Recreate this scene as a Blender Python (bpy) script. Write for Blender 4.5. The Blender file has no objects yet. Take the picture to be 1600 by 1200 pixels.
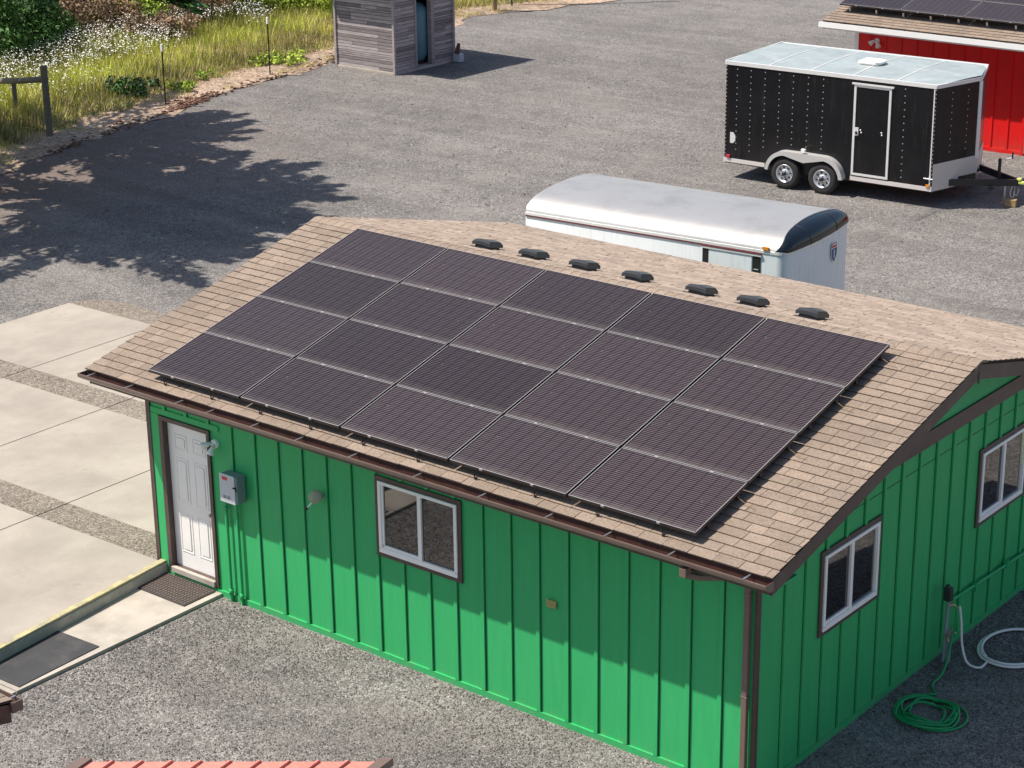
import bpy, math, random
import numpy as np
from mathutils import Vector, Matrix
rnd = random.Random(7)
R = math.radians
scene = bpy.context.scene
C = scene.collection
# ------------------------------------------------------------------ camera
CAM = Vector((19.1499, -16.1674, 11.5243))
yaw, pitch, roll = R(39.0706), R(19.9662), R(-0.7232)
fw = Vector((-math.sin(yaw)*math.cos(pitch), math.cos(yaw)*math.cos(pitch), -math.sin(pitch)))
r0 = Vector((math.cos(yaw), math.sin(yaw), 0)); u0 = r0.cross(fw)
rt = math.cos(roll)*r0 + math.sin(roll)*u0
up = -math.sin(roll)*r0 + math.cos(roll)*u0
cd = bpy.data.cameras.new('camera'); cam = bpy.data.objects.new('camera', cd); C.objects.link(cam)
cd.sensor_width = 36; cd.lens = 36*3194.97/1600; cd.clip_end = 1000
m = Matrix.Identity(4)
for i in range(3):
    m[i][0] = rt[i]; m[i][1] = up[i]; m[i][2] = -fw[i]; m[i][3] = CAM[i]
cam.matrix_world = m
scene.camera = cam
# ------------------------------------------------------------------ world, sun, exposure
SD = Vector((.48, .376, -1)).normalized()           # direction the sunlight travels
w = bpy.data.worlds.new('World'); scene.world = w; w.use_nodes = True
nt = w.node_tree; sky = nt.nodes.new('ShaderNodeTexSky'); sky.sky_type = 'NISHITA'; sky.sun_disc = False
sky.sun_elevation = math.asin(-SD.z); sky.sun_rotation = math.atan2(-SD.x, -SD.y)
sky.air_density = 1.0; sky.dust_density = 1.5
bg = nt.nodes['Background']; bg.inputs[1].default_value = 0.10
nt.links.new(sky.outputs[0], bg.inputs[0])
sl = bpy.data.lights.new('sun', 'SUN'); sl.energy = 4.9; sl.angle = R(.5); sl.color = (1, .93, .83)
so = bpy.data.objects.new('sun', sl); C.objects.link(so); so.rotation_euler = SD.to_track_quat('-Z', 'Y').to_euler(); so.location = (0, 0, 30)
scene.view_settings.view_transform = 'Standard'; scene.view_settings.look = 'None'
scene.view_settings.exposure = 0.38; scene.view_settings.gamma = 1
scene.render.engine = 'CYCLES'
scene.cycles.max_bounces = 6
# ------------------------------------------------------------------ materials
MATS = {}
def srgb(r, g, b):
    f = lambda c: (c/255/12.92) if c/255 <= .04045 else ((c/255+.055)/1.055)**2.4
    return (f(r), f(g), f(b))
def mat(name, col, rough=.6, metal=0, var=0, vscale=3, bump=0, bscale=60, spec=.5, attr=False, coat=0, stretch=None):
    mm = bpy.data.materials.new(name); mm.use_nodes = True; n = mm.node_tree.nodes; l = mm.node_tree.links
    b = n['Principled BSDF']; b.inputs['Roughness'].default_value = rough; b.inputs['Metallic'].default_value = metal
    b.inputs['Specular IOR Level'].default_value = spec; b.inputs['Coat Weight'].default_value = coat
    b.inputs['Base Color'].default_value = (*col, 1)
    tc = n.new('ShaderNodeTexCoord'); mp = n.new('ShaderNodeMapping'); l.new(tc.outputs['Object'], mp.inputs[0])
    if stretch: mp.inputs['Scale'].default_value = stretch
    last = None
    if var or attr:
        hsv = n.new('ShaderNodeHueSaturation'); hsv.inputs['Color'].default_value = (*col, 1); val = None
        if var:
            t = n.new('ShaderNodeTexNoise'); t.inputs['Scale'].default_value = vscale; t.inputs['Detail'].default_value = 8; t.inputs['Roughness'].default_value = .65
            l.new(mp.outputs[0], t.inputs['Vector'])
            mr = n.new('ShaderNodeMapRange'); mr.inputs[1].default_value = .3; mr.inputs[2].default_value = .7; mr.inputs[3].default_value = 1-var; mr.inputs[4].default_value = 1+var
            l.new(t.outputs['Fac'], mr.inputs[0]); val = mr.outputs[0]
        if attr:
            a = n.new('ShaderNodeAttribute'); a.attribute_name = 'tone'
            if val:
                mu = n.new('ShaderNodeMath'); mu.operation = 'MULTIPLY'; l.new(a.outputs['Fac'], mu.inputs[0]); l.new(val, mu.inputs[1]); val = mu.outputs[0]
            else: val = a.outputs['Fac']
        l.new(val, hsv.inputs['Value']); l.new(hsv.outputs[0], b.inputs['Base Color'])
    if bump:
        t2 = n.new('ShaderNodeTexNoise'); t2.inputs['Scale'].default_value = bscale; t2.inputs['Detail'].default_value = 6; l.new(mp.outputs[0], t2.inputs['Vector'])
        bp = n.new('ShaderNodeBump'); bp.inputs['Strength'].default_value = bump; bp.inputs['Distance'].default_value = .01; l.new(t2.outputs['Fac'], bp.inputs['Height']); l.new(bp.outputs[0], b.inputs['Normal'])
    MATS[name] = mm
    return mm
def node(nt_, t, **k):
    x = nt_.nodes.new(t)
    for a, v in k.items():
        if a.startswith('i_'): x.inputs[int(a[2:])].default_value = v
        else: setattr(x, a, v)
    return x
def gravel_mat(name, cols, sc=42, dust=.35, dustcol=(.36, .31, .27), bump=.9, big=.35, litter=None):
    """crushed stone: one colour per stone, larger stones among them, dusty worn patches"""
    mm = bpy.data.materials.new(name); mm.use_nodes = True; t = mm.node_tree; l = t.links; b = t.nodes['Principled BSDF']; b.inputs['Roughness'].default_value = .9; b.inputs['Specular IOR Level'].default_value = .2
    tc = node(t, 'ShaderNodeTexCoord')
    v1 = node(t, 'ShaderNodeTexVoronoi'); v1.inputs['Scale'].default_value = sc
    v2 = node(t, 'ShaderNodeTexVoronoi'); v2.inputs['Scale'].default_value = sc*.45
    for v in (v1, v2): l.new(tc.outputs['Object'], v.inputs['Vector'])
    def ramp(src, stops):
        r_ = node(t, 'ShaderNodeValToRGB'); e = r_.color_ramp.elements
        while len(e) < len(stops): e.new(.5)
        for q, (p, c) in zip(e, stops): q.position = p; q.color = (*c, 1)
        l.new(src, r_.inputs[0]); return r_.outputs[0]
    sp = node(t, 'ShaderNodeSeparateColor'); l.new(v1.outputs['Color'], sp.inputs[0])
    sp2 = node(t, 'ShaderNodeSeparateColor'); l.new(v2.outputs['Color'], sp2.inputs[0])
    a1 = ramp(sp.outputs[0], cols); a2 = ramp(sp2.outputs[1], cols)
    mx = node(t, 'ShaderNodeMix', data_type='RGBA'); mx.inputs[0].default_value = .3; l.new(a1, mx.inputs[6]); l.new(a2, mx.inputs[7])
    # dust patches
    n1 = node(t, 'ShaderNodeTexNoise'); n1.inputs['Scale'].default_value = .55; n1.inputs['Detail'].default_value = 9; n1.inputs['Roughness'].default_value = .7; l.new(tc.outputs['Object'], n1.inputs['Vector'])
    mr = node(t, 'ShaderNodeMapRange'); mr.inputs[1].default_value = .42; mr.inputs[2].default_value = .68; mr.inputs[3].default_value = 0; mr.inputs[4].default_value = dust; l.new(n1.outputs['Fac'], mr.inputs[0])
    mx2 = node(t, 'ShaderNodeMix', data_type='RGBA'); l.new(mr.outputs[0], mx2.inputs[0]); l.new(mx.outputs[2], mx2.inputs[6]); mx2.inputs[7].default_value = (*dustcol, 1)
    n2 = node(t, 'ShaderNodeTexNoise'); n2.inputs['Scale'].default_value = .16; n2.inputs['Detail'].default_value = 5; l.new(tc.outputs['Object'], n2.inputs['Vector'])
    n3 = node(t, 'ShaderNodeTexNoise'); n3.inputs['Scale'].default_value = 2.6; n3.inputs['Detail'].default_value = 6; n3.inputs['Roughness'].default_value = .7; l.new(tc.outputs['Object'], n3.inputs['Vector'])
    ad = node(t, 'ShaderNodeMath', operation='ADD'); l.new(n2.outputs['Fac'], ad.inputs[0]); l.new(n3.outputs['Fac'], ad.inputs[1])
    mr2 = node(t, 'ShaderNodeMapRange'); mr2.inputs[1].default_value = .7; mr2.inputs[2].default_value = 1.3; mr2.inputs[3].default_value = 1-big; mr2.inputs[4].default_value = 1+big; l.new(ad.outputs[0], mr2.inputs[0])
    h = node(t, 'ShaderNodeHueSaturation'); l.new(mx2.outputs[2], h.inputs['Color']); l.new(mr2.outputs[0], h.inputs['Value']); out = h.outputs[0]
    if litter:      # faint packed wheel tracks
        mp = node(t, 'ShaderNodeMapping'); mp.inputs['Rotation'].default_value = (0, 0, R(-28)); mp.inputs['Scale'].default_value = (.10, 1.1, 1); l.new(tc.outputs['Object'], mp.inputs[0])
        nz = node(t, 'ShaderNodeTexNoise'); nz.inputs['Scale'].default_value = 1; nz.inputs['Detail'].default_value = 4; nz.inputs['Distortion'].default_value = .6; l.new(mp.outputs[0], nz.inputs['Vector'])
        mz = node(t, 'ShaderNodeMapRange'); mz.inputs[1].default_value = .38; mz.inputs[2].default_value = .62; mz.inputs[3].default_value = .90; mz.inputs[4].default_value = 1.10; l.new(nz.outputs['Fac'], mz.inputs[0])
        hz = node(t, 'ShaderNodeHueSaturation'); l.new(out, hz.inputs['Color']); l.new(mz.outputs[0], hz.inputs['Value']); out = hz.outputs[0]
    if litter:      # rusty needle litter under the firs, ragged edge
        vm = node(t, 'ShaderNodeVectorMath', operation='DISTANCE'); l.new(tc.outputs['Object'], vm.inputs[0]); vm.inputs[1].default_value = (litter[0]-3.5, litter[1]+1.5, .17)
        nn = node(t, 'ShaderNodeTexNoise'); nn.inputs['Scale'].default_value = .8; nn.inputs['Detail'].default_value = 10; nn.inputs['Roughness'].default_value = .75; l.new(tc.outputs['Object'], nn.inputs['Vector'])
        ma = node(t, 'ShaderNodeMath', operation='MULTIPLY_ADD'); l.new(nn.outputs['Fac'], ma.inputs[0]); ma.inputs[1].default_value = 9; l.new(vm.outputs['Value'], ma.inputs[2])
        mr3 = node(t, 'ShaderNodeMapRange'); mr3.inputs[1].default_value = litter[2]+2; mr3.inputs[2].default_value = litter[2]+7.5; mr3.inputs[3].default_value = .6; mr3.inputs[4].default_value = 0; l.new(ma.outputs[0], mr3.inputs[0])
        mx3 = node(t, 'ShaderNodeMix', data_type='RGBA'); l.new(mr3.outputs[0], mx3.inputs[0]); l.new(out, mx3.inputs[6]); mx3.inputs[7].default_value = (.20, .135, .105, 1); out = mx3.outputs[2]
    l.new(out, b.inputs['Base Color'])
    mh = node(t, 'ShaderNodeMath', operation='MULTIPLY'); l.new(v1.outputs['Distance'], mh.inputs[0]); mh.inputs[1].default_value = -1
    ah = node(t, 'ShaderNodeMath', operation='ADD'); l.new(mh.outputs[0], ah.inputs[0]); l.new(sp.outputs[1], ah.inputs[1])
    bp = node(t, 'ShaderNodeBump'); bp.inputs['Strength'].default_value = bump; bp.inputs['Distance'].default_value = .012; l.new(ah.outputs[0], bp.inputs['Height']); l.new(bp.outputs[0], b.inputs['Normal'])
    MATS[name] = mm
    return mm
M = MATS
gravel_mat('gravel', [(0, (.066, .061, .061)), (.35, (.145, .136, .131)), (.7, (.218, .204, .196)), (1, (.42, .395, .375))], sc=50, dust=.5, dustcol=(.272, .246, .224), big=.22, litter=(-17.5, 10.5, 6.0))
gravel_mat('aggregate', [(0, (.07, .055, .045)), (.5, (.19, .16, .13)), (1, (.42, .37, .31))], sc=60, dust=.2, bump=.4, big=.15)
gravel_mat('dirt', [(0, (.14, .09, .06)), (.5, (.36, .25, .17)), (1, (.60, .47, .36))], sc=22, dust=.6, dustcol=(.55, .44, .34), bump=.8, big=.5)
gravel_mat('soil', [(0, (.05, .07, .02)), (.5, (.12, .14, .04)), (1, (.3, .26, .12))], sc=14, dust=.4, dustcol=(.30, .25, .12), bump=.8)
mat('concrete', (.365, .322, .275), .85, var=.17, vscale=.9, bump=.15, bscale=90)
mat('concrete_old', (.45, .40, .345), .85, var=.16, vscale=2.3, bump=.15, bscale=90)
mat('joint', (.10, .085, .07), .9)
mat('yellow', (.48, .42, .22), .6, var=.25, vscale=9)
mat('kerb_face', (.40, .38, .35), .9, var=.2, vscale=5)
mat('mat_rubber', (.045, .045, .048), .75, var=.15, vscale=2, bump=.2, bscale=120)
mat('mat_brown', (.06, .048, .045), .85, var=.3, vscale=14)
mat('mat_pattern', (.11, .085, .075), .85, var=.3, vscale=20)
mat('green', (.040, .430, .142), .55, var=.06, vscale=2.2, bump=.25, bscale=30, spec=.35, stretch=(6, 6, .6))
mat('green_trim', (.034, .41, .15), .5, var=.08, vscale=4, spec=.35)
mat('brown', (.085, .055, .047), .45, var=.12, vscale=5)
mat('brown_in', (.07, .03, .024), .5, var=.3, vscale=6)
mat('brown_gutter', (.17, .12, .10), .28, var=.1, vscale=5)
mat('white_paint', (.88, .86, .83), .4, var=.03, vscale=4)
mat('white_frame', (.95, .93, .90), .35)
mat('galv', (.55, .55, .56), .3, metal=.8)
mat('shingle', (.30, .235, .187), .92, var=.30, vscale=38, bump=.6, bscale=200, attr=True, spec=.15)
mat('shingle_back', (.36, .285, .23), .92, var=.22, vscale=14, bump=.8, bscale=60, attr=True, spec=.15)
mat('shingle_edge', (.13, .095, .075), .95)
mat('felt', (.05, .035, .03), .95)
mat('frame_black', (.06, .055, .06), .32, metal=.6)
mat('frame_bright', (.54, .50, .48), .35, metal=.5)
mat('black', (.015, .015, .016), .5)
mat('vent_dark', (.030, .032, .035), .32, var=.2, vscale=9, coat=.3)
mat('box_grey', (.50, .54, .58), .4, var=.05, vscale=6)
mat('box_side', (.20, .26, .29), .5)
mat('red_label', (.6, .04, .04), .5)
mat('beige', (.34, .36, .24), .45)
mat('plate', (.36, .36, .13), .5, var=.3, vscale=30)
mat('timber', (.34, .30, .30), .85, var=.32, vscale=3.5, bump=.4, bscale=20, attr=True, stretch=(1, 1, 9))
mat('timber_dark', (.10, .085, .085), .85, var=.3, vscale=3, attr=True, stretch=(1, 1, 9))
mat('wood_post', (.16, .14, .11), .9, var=.3, vscale=4, bump=.5, bscale=30, stretch=(6, 6, 1))
mat('wood_tan', (.32, .22, .11), .9, var=.3, vscale=4, bump=.5, bscale=30)
mat('tank_blue', (.10, .24, .30), .5, var=.15, vscale=3)
mat('trailer_black', (.007, .007, .009), .22, var=.3, vscale=1.4, spec=.30, bump=.5, bscale=1.6)
mat('rivet', (.6, .6, .6), .3, metal=.6)
mat('alu', (.80, .79, .78), .35, metal=.25, var=.06, vscale=4)
mat('fender_alu', (.60, .59, .58), .4, metal=.35)
mat('alu_pink', (.74, .68, .66), .38, metal=.2)
mat('alu_roof', (.42, .48, .48), .5, metal=.35, var=.13, vscale=1.5, spec=.5)
mat('stone_guard', (.66, .60, .55), .55, metal=.1, bump=.5, bscale=120)
mat('tyre', (.028, .027, .026), .85, var=.2, vscale=12)
mat('hub_dark', (.02, .02, .022), .4)
mat('rim', (.62, .63, .66), .35, metal=.5)
mat('trailer_white', (.78, .81, .84), .3, var=.04, vscale=1.5, coat=.3, bump=.4, bscale=2.)
mat('silver_roof', (.64, .61, .575), .42, metal=.7, var=.05, vscale=1.2, bump=.12, bscale=2.2)
mat('maroon', (.16, .03, .04), .4)
mat('dome', (.006, .010, .016), .10, spec=.5)
mat('amber', (.7, .25, .02), .4)
mat('shield_blue', (.01, .06, .22), .4)
mat('shield_red', (.55, .04, .07), .4)
mat('red_wall', (.74, .010, .010), .45, var=.06, vscale=4, spec=.4)
mat('red_roof', (.60, .20, .155), .55, var=.2, vscale=5, stretch=(.6, 6, 1))
mat('hose_green', (.01, .30, .09), .35)
mat('hose_white', (.85, .80, .76), .4)
mat('brass', (.55, .40, .22), .35, metal=.8)
mat('post_dark', (.03, .035, .035), .5)
mat('post_grey', (.30, .32, .34), .5, var=.2, vscale=9)
mat('bark', (.12, .09, .07), .9, var=.3, vscale=3)
mat('leaf', (.34, .44, .06), .7, attr=True, spec=.2)
mat('leaf_dark', (.05, .12, .025), .6, attr=True, spec=.3)
mat('grass', (.50, .53, .10), .8, attr=True, spec=.2)
mat('grass_dry', (.66, .54, .27), .85, attr=True, spec=.2)
mat('petal', (.90, .88, .82), .7)
mat('dead', (.30, .205, .135), .9, attr=True, spec=.1)
mat('clod', (.16, .08, .05), .95, attr=True)
mat('curtain', (.45, .45, .40), .8)
mat('yellow_green', (.62, .66, .16), .6)
mat('groove_shade', (.008, .055, .028), .9)
mat('interior', (.02, .02, .022), .9)
def pane_mat():
    mm = bpy.data.materials.new('window_glass'); mm.use_nodes = True; b = mm.node_tree.nodes['Principled BSDF']
    b.inputs['Base Color'].default_value = (.010, .009, .010, 1); b.inputs['Roughness'].default_value = .03; b.inputs['IOR'].default_value = 2.0
    b.inputs['Specular IOR Level'].default_value = .6
    M['glass'] = mm
pane_mat()
def solar_mat():
    mm = bpy.data.materials.new('solar_cells'); mm.use_nodes = True; t = mm.node_tree; l = t.links; b = t.nodes['Principled BSDF']
    tc = node(t, 'ShaderNodeTexCoord'); sx = node(t, 'ShaderNodeSeparateXYZ'); l.new(tc.outputs['Object'], sx.inputs[0])
    def band(src, period, width, off=0):
        a = node(t, 'ShaderNodeMath', operation='ADD'); l.new(src, a.inputs[0]); a.inputs[1].default_value = off+100*period
        mo = node(t, 'ShaderNodeMath', operation='MODULO'); l.new(a.outputs[0], mo.inputs[0]); mo.inputs[1].default_value = period
        lt = node(t, 'ShaderNodeMath', operation='LESS_THAN'); l.new(mo.outputs[0], lt.inputs[0]); lt.inputs[1].default_value = width
        return lt.outputs[0]
    bus = band(sx.outputs[1], .0318, .0095); gx = band(sx.outputs[0], .159, .009, -.01); gy = band(sx.outputs[1], .159, .004, .003)
    n = node(t, 'ShaderNodeTexNoise'); n.inputs['Scale'].default_value = 2.5; n.inputs['Detail'].default_value = 8; n.inputs['Roughness'].default_value = .7; l.new(tc.outputs['Object'], n.inputs['Vector'])
    vo = node(t, 'ShaderNodeTexVoronoi'); vo.inputs['Scale'].default_value = 6.3; l.new(tc.outputs['Object'], vo.inputs['Vector'])
    cell = node(t, 'ShaderNodeMix', data_type='RGBA'); cell.inputs[6].default_value = (.010, .006, .009, 1); cell.inputs[7].default_value = (.026, .018, .020, 1); l.new(n.outputs['Fac'], cell.inputs[0])
    m1 = node(t, 'ShaderNodeMix', data_type='RGBA'); l.new(bus, m1.inputs[0]); l.new(cell.outputs[2], m1.inputs[6]); m1.inputs[7].default_value = (.115, .092, .094, 1)
    mxx = node(t, 'ShaderNodeMath', operation='MAXIMUM'); l.new(gx, mxx.inputs[0]); l.new(gy, mxx.inputs[1])
    m2 = node(t, 'ShaderNodeMix', data_type='RGBA'); l.new(mxx.outputs[0], m2.inputs[0]); l.new(m1.outputs[2], m2.inputs[6]); m2.inputs[7].default_value = (.008, .006, .010, 1)
    # dust and droppings
    n2 = node(t, 'ShaderNodeTexNoise'); n2.inputs['Scale'].default_value = 26; n2.inputs['Detail'].default_value = 2; l.new(tc.outputs['Object'], n2.inputs['Vector'])
    gt = node(t, 'ShaderNodeMath', operation='GREATER_THAN'); l.new(n2.outputs['Fac'], gt.inputs[0]); gt.inputs[1].default_value = .775
    m3 = node(t, 'ShaderNodeMix', data_type='RGBA'); l.new(gt.outputs[0], m3.inputs[0]); l.new(m2.outputs[2], m3.inputs[6]); m3.inputs[7].default_value = (.4, .38, .36, 1)
    oi = node(t, 'ShaderNodeObjectInfo'); rr_ = node(t, 'ShaderNodeMapRange'); rr_.inputs[3].default_value = .82; rr_.inputs[4].default_value = 1.22; l.new(oi.outputs['Random'], rr_.inputs[0])
    # dust gathered at the lower frame edge
    du = node(t, 'ShaderNodeMapRange'); du.inputs[1].default_value = .0; du.inputs[2].default_value = .13; du.inputs[3].default_value = .30; du.inputs[4].default_value = 0; l.new(sx.outputs[1], du.inputs[0])
    dm = node(t, 'ShaderNodeMath', operation='MULTIPLY'); l.new(du.outputs[0], dm.inputs[0]); l.new(n.outputs['Fac'], dm.inputs[1])
    m4 = node(t, 'ShaderNodeMix', data_type='RGBA'); l.new(dm.outputs[0], m4.inputs[0]); l.new(m3.outputs[2], m4.inputs[6]); m4.inputs[7].default_value = (.28, .25, .22, 1)
    hs = node(t, 'ShaderNodeHueSaturation'); l.new(m4.outputs[2], hs.inputs['Color']); l.new(rr_.outputs[0], hs.inputs['Value']); l.new(hs.outputs[0], b.inputs['Base Color']); b.inputs['Roughness'].default_value = .2; b.inputs['Specular IOR Level'].default_value = .25
    M['solar'] = mm
solar_mat()
def layer(name, col, scale=2, lo=.5, hi=.7, strength=.5, stretch=(1, 1, 1), zband=None):
    """dirt, stains or dust with a ragged shape of its own over a material; zband=(z at full strength, z where it ends)"""
    t = M[name].node_tree; l = t.links; b = t.nodes['Principled BSDF']; inp = b.inputs['Base Color']
    tc = node(t, 'ShaderNodeTexCoord'); mp = node(t, 'ShaderNodeMapping'); mp.inputs['Scale'].default_value = stretch; l.new(tc.outputs['Object'], mp.inputs[0])
    n = node(t, 'ShaderNodeTexNoise'); n.inputs['Scale'].default_value = scale; n.inputs['Detail'].default_value = 9; n.inputs['Roughness'].default_value = .68; l.new(mp.outputs[0], n.inputs['Vector'])
    r_ = node(t, 'ShaderNodeMapRange'); r_.inputs[1].default_value = lo; r_.inputs[2].default_value = hi; r_.inputs[3].default_value = 0; r_.inputs[4].default_value = strength; l.new(n.outputs['Fac'], r_.inputs[0]); f = r_.outputs[0]
    if zband:
        sx = node(t, 'ShaderNodeSeparateXYZ'); l.new(tc.outputs['Object'], sx.inputs[0]); z = node(t, 'ShaderNodeMapRange'); z.inputs[1].default_value = zband[0]; z.inputs[2].default_value = zband[1]; z.inputs[3].default_value = 1; z.inputs[4].default_value = 0; l.new(sx.outputs[2], z.inputs[0])
        mu = node(t, 'ShaderNodeMath', operation='MULTIPLY'); l.new(f, mu.inputs[0]); l.new(z.outputs[0], mu.inputs[1]); f = mu.outputs[0]
    mx = node(t, 'ShaderNodeMix', data_type='RGBA'); l.new(f, mx.inputs[0]); mx.inputs[7].default_value = (*col, 1)
    if inp.links: l.new(inp.links[0].from_socket, mx.inputs[6])
    else: mx.inputs[6].default_value = inp.default_value
    l.new(mx.outputs[2], inp)
layer('green', (.20, .26, .15), 6, .44, .66, .40, (1, 1, 1), (.02, .20))
layer('green', (.07, .46, .20), 1.2, .50, .72, .35, (5, 5, .7))
layer('concrete', (.27, .235, .20), .55, .50, .72, .45)
layer('concrete', (.43, .385, .33), 2.2, .52, .7, .5, (1, .25, 1))
layer('concrete', (.17, .15, .13), 7, .62, .72, .4)
layer('concrete_old', (.26, .235, .20), 1.6, .50, .68, .5)
layer('trailer_black', (.07, .065, .06), 1.5, .35, .65, .28, (1, 1, .4), (.45, 1.3))
layer('trailer_black', (.05, .05, .05), 3, .55, .75, .5, (3, 3, .3))
layer('trailer_white', (.42, .42, .38), 3, .52, .75, .45, (5, 5, .35))
layer('silver_roof', (.38, .38, .36), 1.6, .50, .70, .5)
layer('alu_roof', (.62, .64, .62), 2.2, .50, .68, .6)
layer('alu_roof', (.25, .27, .26), 1.3, .55, .75, .45)
layer('red_wall', (.30, .10, .07), 3, .45, .65, .5, (1, 1, 1), (.05, .5))
layer('red_wall', (.50, .02, .02), 1.5, .45, .7, .5, (5, 5, .5))
layer('brown', (.15, .12, .10), 4, .5, .7, .5)
layer('mat_rubber', (.12, .11, .10), 2.5, .5, .7, .5)
layer('shingle', (.19, .15, .12), 1.0, .45, .68, .5)
layer('shingle_back', (.24, .20, .165), 5, .46, .62, .4)
layer('yellow', (.30, .28, .24), 5, .48, .62, .7)
# ------------------------------------------------------------------ mesh helpers
class MB:
    def __init__(s): s.v = []; s.f = []; s.m = []; s.s = []; s.t = []; s.tone = 1.0
    def face(s, idx, mi=0, sm=False): s.f.append(idx); s.m.append(mi); s.s.append(sm); s.t.append(s.tone)
    def add(s, vs, fs, mi=0, sm=False):
        o = len(s.v); s.v += [tuple(v) for v in vs]
        for f in fs: s.face([o+i for i in f], mi, sm)
    def box(s, a, b, mi=0):
        x0, y0, z0 = a; x1, y1, z1 = b
        s.add([(x0, y0, z0), (x1, y0, z0), (x1, y1, z0), (x0, y1, z0), (x0, y0, z1), (x1, y0, z1), (x1, y1, z1), (x0, y1, z1)],
              [(0, 3, 2, 1), (4, 5, 6, 7), (0, 1, 5, 4), (1, 2, 6, 5), (2, 3, 7, 6), (3, 0, 4, 7)], mi); return s
    def obox(s, o, ax, ay, az, mi=0):
        """box from corner o with three edge vectors"""
        o, ax, ay, az = map(Vector, (o, ax, ay, az))
        s.add([o, o+ax, o+ax+ay, o+ay, o+az, o+ax+az, o+ax+ay+az, o+ay+az], [(0, 3, 2, 1), (4, 5, 6, 7), (0, 1, 5, 4), (1, 2, 6, 5), (2, 3, 7, 6), (3, 0, 4, 7)], mi); return s
    def prism(s, pts, vec, mi=0, sm=False):
        n = len(pts); vec = Vector(vec); P = [Vector(p) for p in pts]
        s.add(P+[p+vec for p in P], [tuple(range(n-1, -1, -1)), tuple(range(n, 2*n))], mi)
        s.add(P+[p+vec for p in P], [(i, (i+1) % n, n+(i+1) % n, n+i) for i in range(n)], mi, sm); return s
    def strip(s, A, B, mi=0, sm=False):
        n = len(A); s.add(list(A)+list(B), [(i, i+1, n+i+1, n+i) for i in range(n-1)], mi, sm); return s
    def tube(s, pts, rad, mi=0, seg=8, caps=True):
        P = [Vector(p) for p in pts]; n = len(P); rr = rad if hasattr(rad, '__len__') else [rad]*n
        d0 = (P[1]-P[0]).normalized(); a = Vector((0, 0, 1)) if abs(d0.z) < .9 else Vector((1, 0, 0)); a = (a-d0*a.dot(d0)).normalized()
        vs = []
        for i in range(n):
            d = (P[min(i+1, n-1)]-P[max(i-1, 0)]).normalized(); a = (a-d*a.dot(d)).normalized(); b = d.cross(a)
            for k in range(seg):
                t = 2*math.pi*k/seg; vs.append(P[i]+(a*math.cos(t)+b*math.sin(t))*rr[i])
        fs = [(i*seg+k, i*seg+(k+1) % seg, (i+1)*seg+(k+1) % seg, (i+1)*seg+k) for i in range(n-1) for k in range(seg)]
        s.add(vs, fs, mi, True)
        if caps:
            s.add(vs[:seg], [tuple(range(seg-1, -1, -1))], mi); s.add(vs[-seg:], [tuple(range(seg))], mi)
        return s
    def lathe(s, o, axis, prof, mi=0, seg=24, sm=True):
        """prof: list of (distance along axis, radius)"""
        o = Vector(o); d = Vector(axis).normalized(); a = Vector((0, 0, 1)) if abs(d.z) < .9 else Vector((1, 0, 0)); a = (a-d*a.dot(d)).normalized(); b = d.cross(a)
        vs = [o+d*h+(a*math.cos(2*math.pi*k/seg)+b*math.sin(2*math.pi*k/seg))*r_ for h, r_ in prof for k in range(seg)]
        n = len(prof)
        s.add(vs, [(i*seg+k, i*seg+(k+1) % seg, (i+1)*seg+(k+1) % seg, (i+1)*seg+k) for i in range(n-1) for k in range(seg)], mi, sm); return s
    def build(s, name, mats, parent=None, bevel=0, **props):
        me = bpy.data.meshes.new(name); me.from_pydata(s.v, [], s.f)
        for mm in ([mats] if isinstance(mats, str) else mats): me.materials.append(M[mm])
        me.polygons.foreach_set('material_index', s.m); me.polygons.foreach_set('use_smooth', s.s)
        at = me.attributes.new('tone', 'FLOAT', 'FACE'); at.data.foreach_set('value', s.t)
        me.update()
        o = bpy.data.objects.new(name, me); C.objects.link(o)
        if parent: o.parent = parent
        if bevel:
            md = o.modifiers.new('bevel', 'BEVEL'); md.width = bevel; md.segments = 2; md.limit_method = 'ANGLE'
        for k, v in props.items(): o[k] = v
        return o
def thing(name, label, cat, loc=(0, 0, 0), rz=0, group=None):
    o = bpy.data.objects.new(name, None); C.objects.link(o); o.location = loc; o.rotation_euler = (0, 0, rz); o.empty_display_size = .2
    o['label'] = label; o['category'] = cat
    if group: o['group'] = group
    return o
def tag(o, label, cat, group=None):
    o['label'] = label; o['category'] = cat
    if group: o['group'] = group
    return o
def np_mesh(name, V, F, mats, mi=None, tone=None, parent=None, n=4):
    """fast mesh: V (k,3), F (m,n)"""
    me = bpy.data.meshes.new(name); V = np.asarray(V, np.float32); F = np.asarray(F, np.int32)
    me.vertices.add(len(V)); me.vertices.foreach_set('co', V.ravel()); me.loops.add(F.size); me.loops.foreach_set('vertex_index', F.ravel())
    me.polygons.add(len(F)); me.polygons.foreach_set('loop_start', np.arange(0, F.size, n, dtype=np.int32)); me.polygons.foreach_set('loop_total', np.full(len(F), n, np.int32))
    for mm in mats: me.materials.append(M[mm])
    if mi is not None: me.polygons.foreach_set('material_index', np.asarray(mi, np.int32))
    if tone is not None: a = me.attributes.new('tone', 'FLOAT', 'FACE'); a.data.foreach_set('value', np.asarray(tone, np.float32))
    me.update(calc_edges=True); me.validate()
    o = bpy.data.objects.new(name, me); C.objects.link(o)
    if parent: o.parent = parent
    return o
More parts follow.
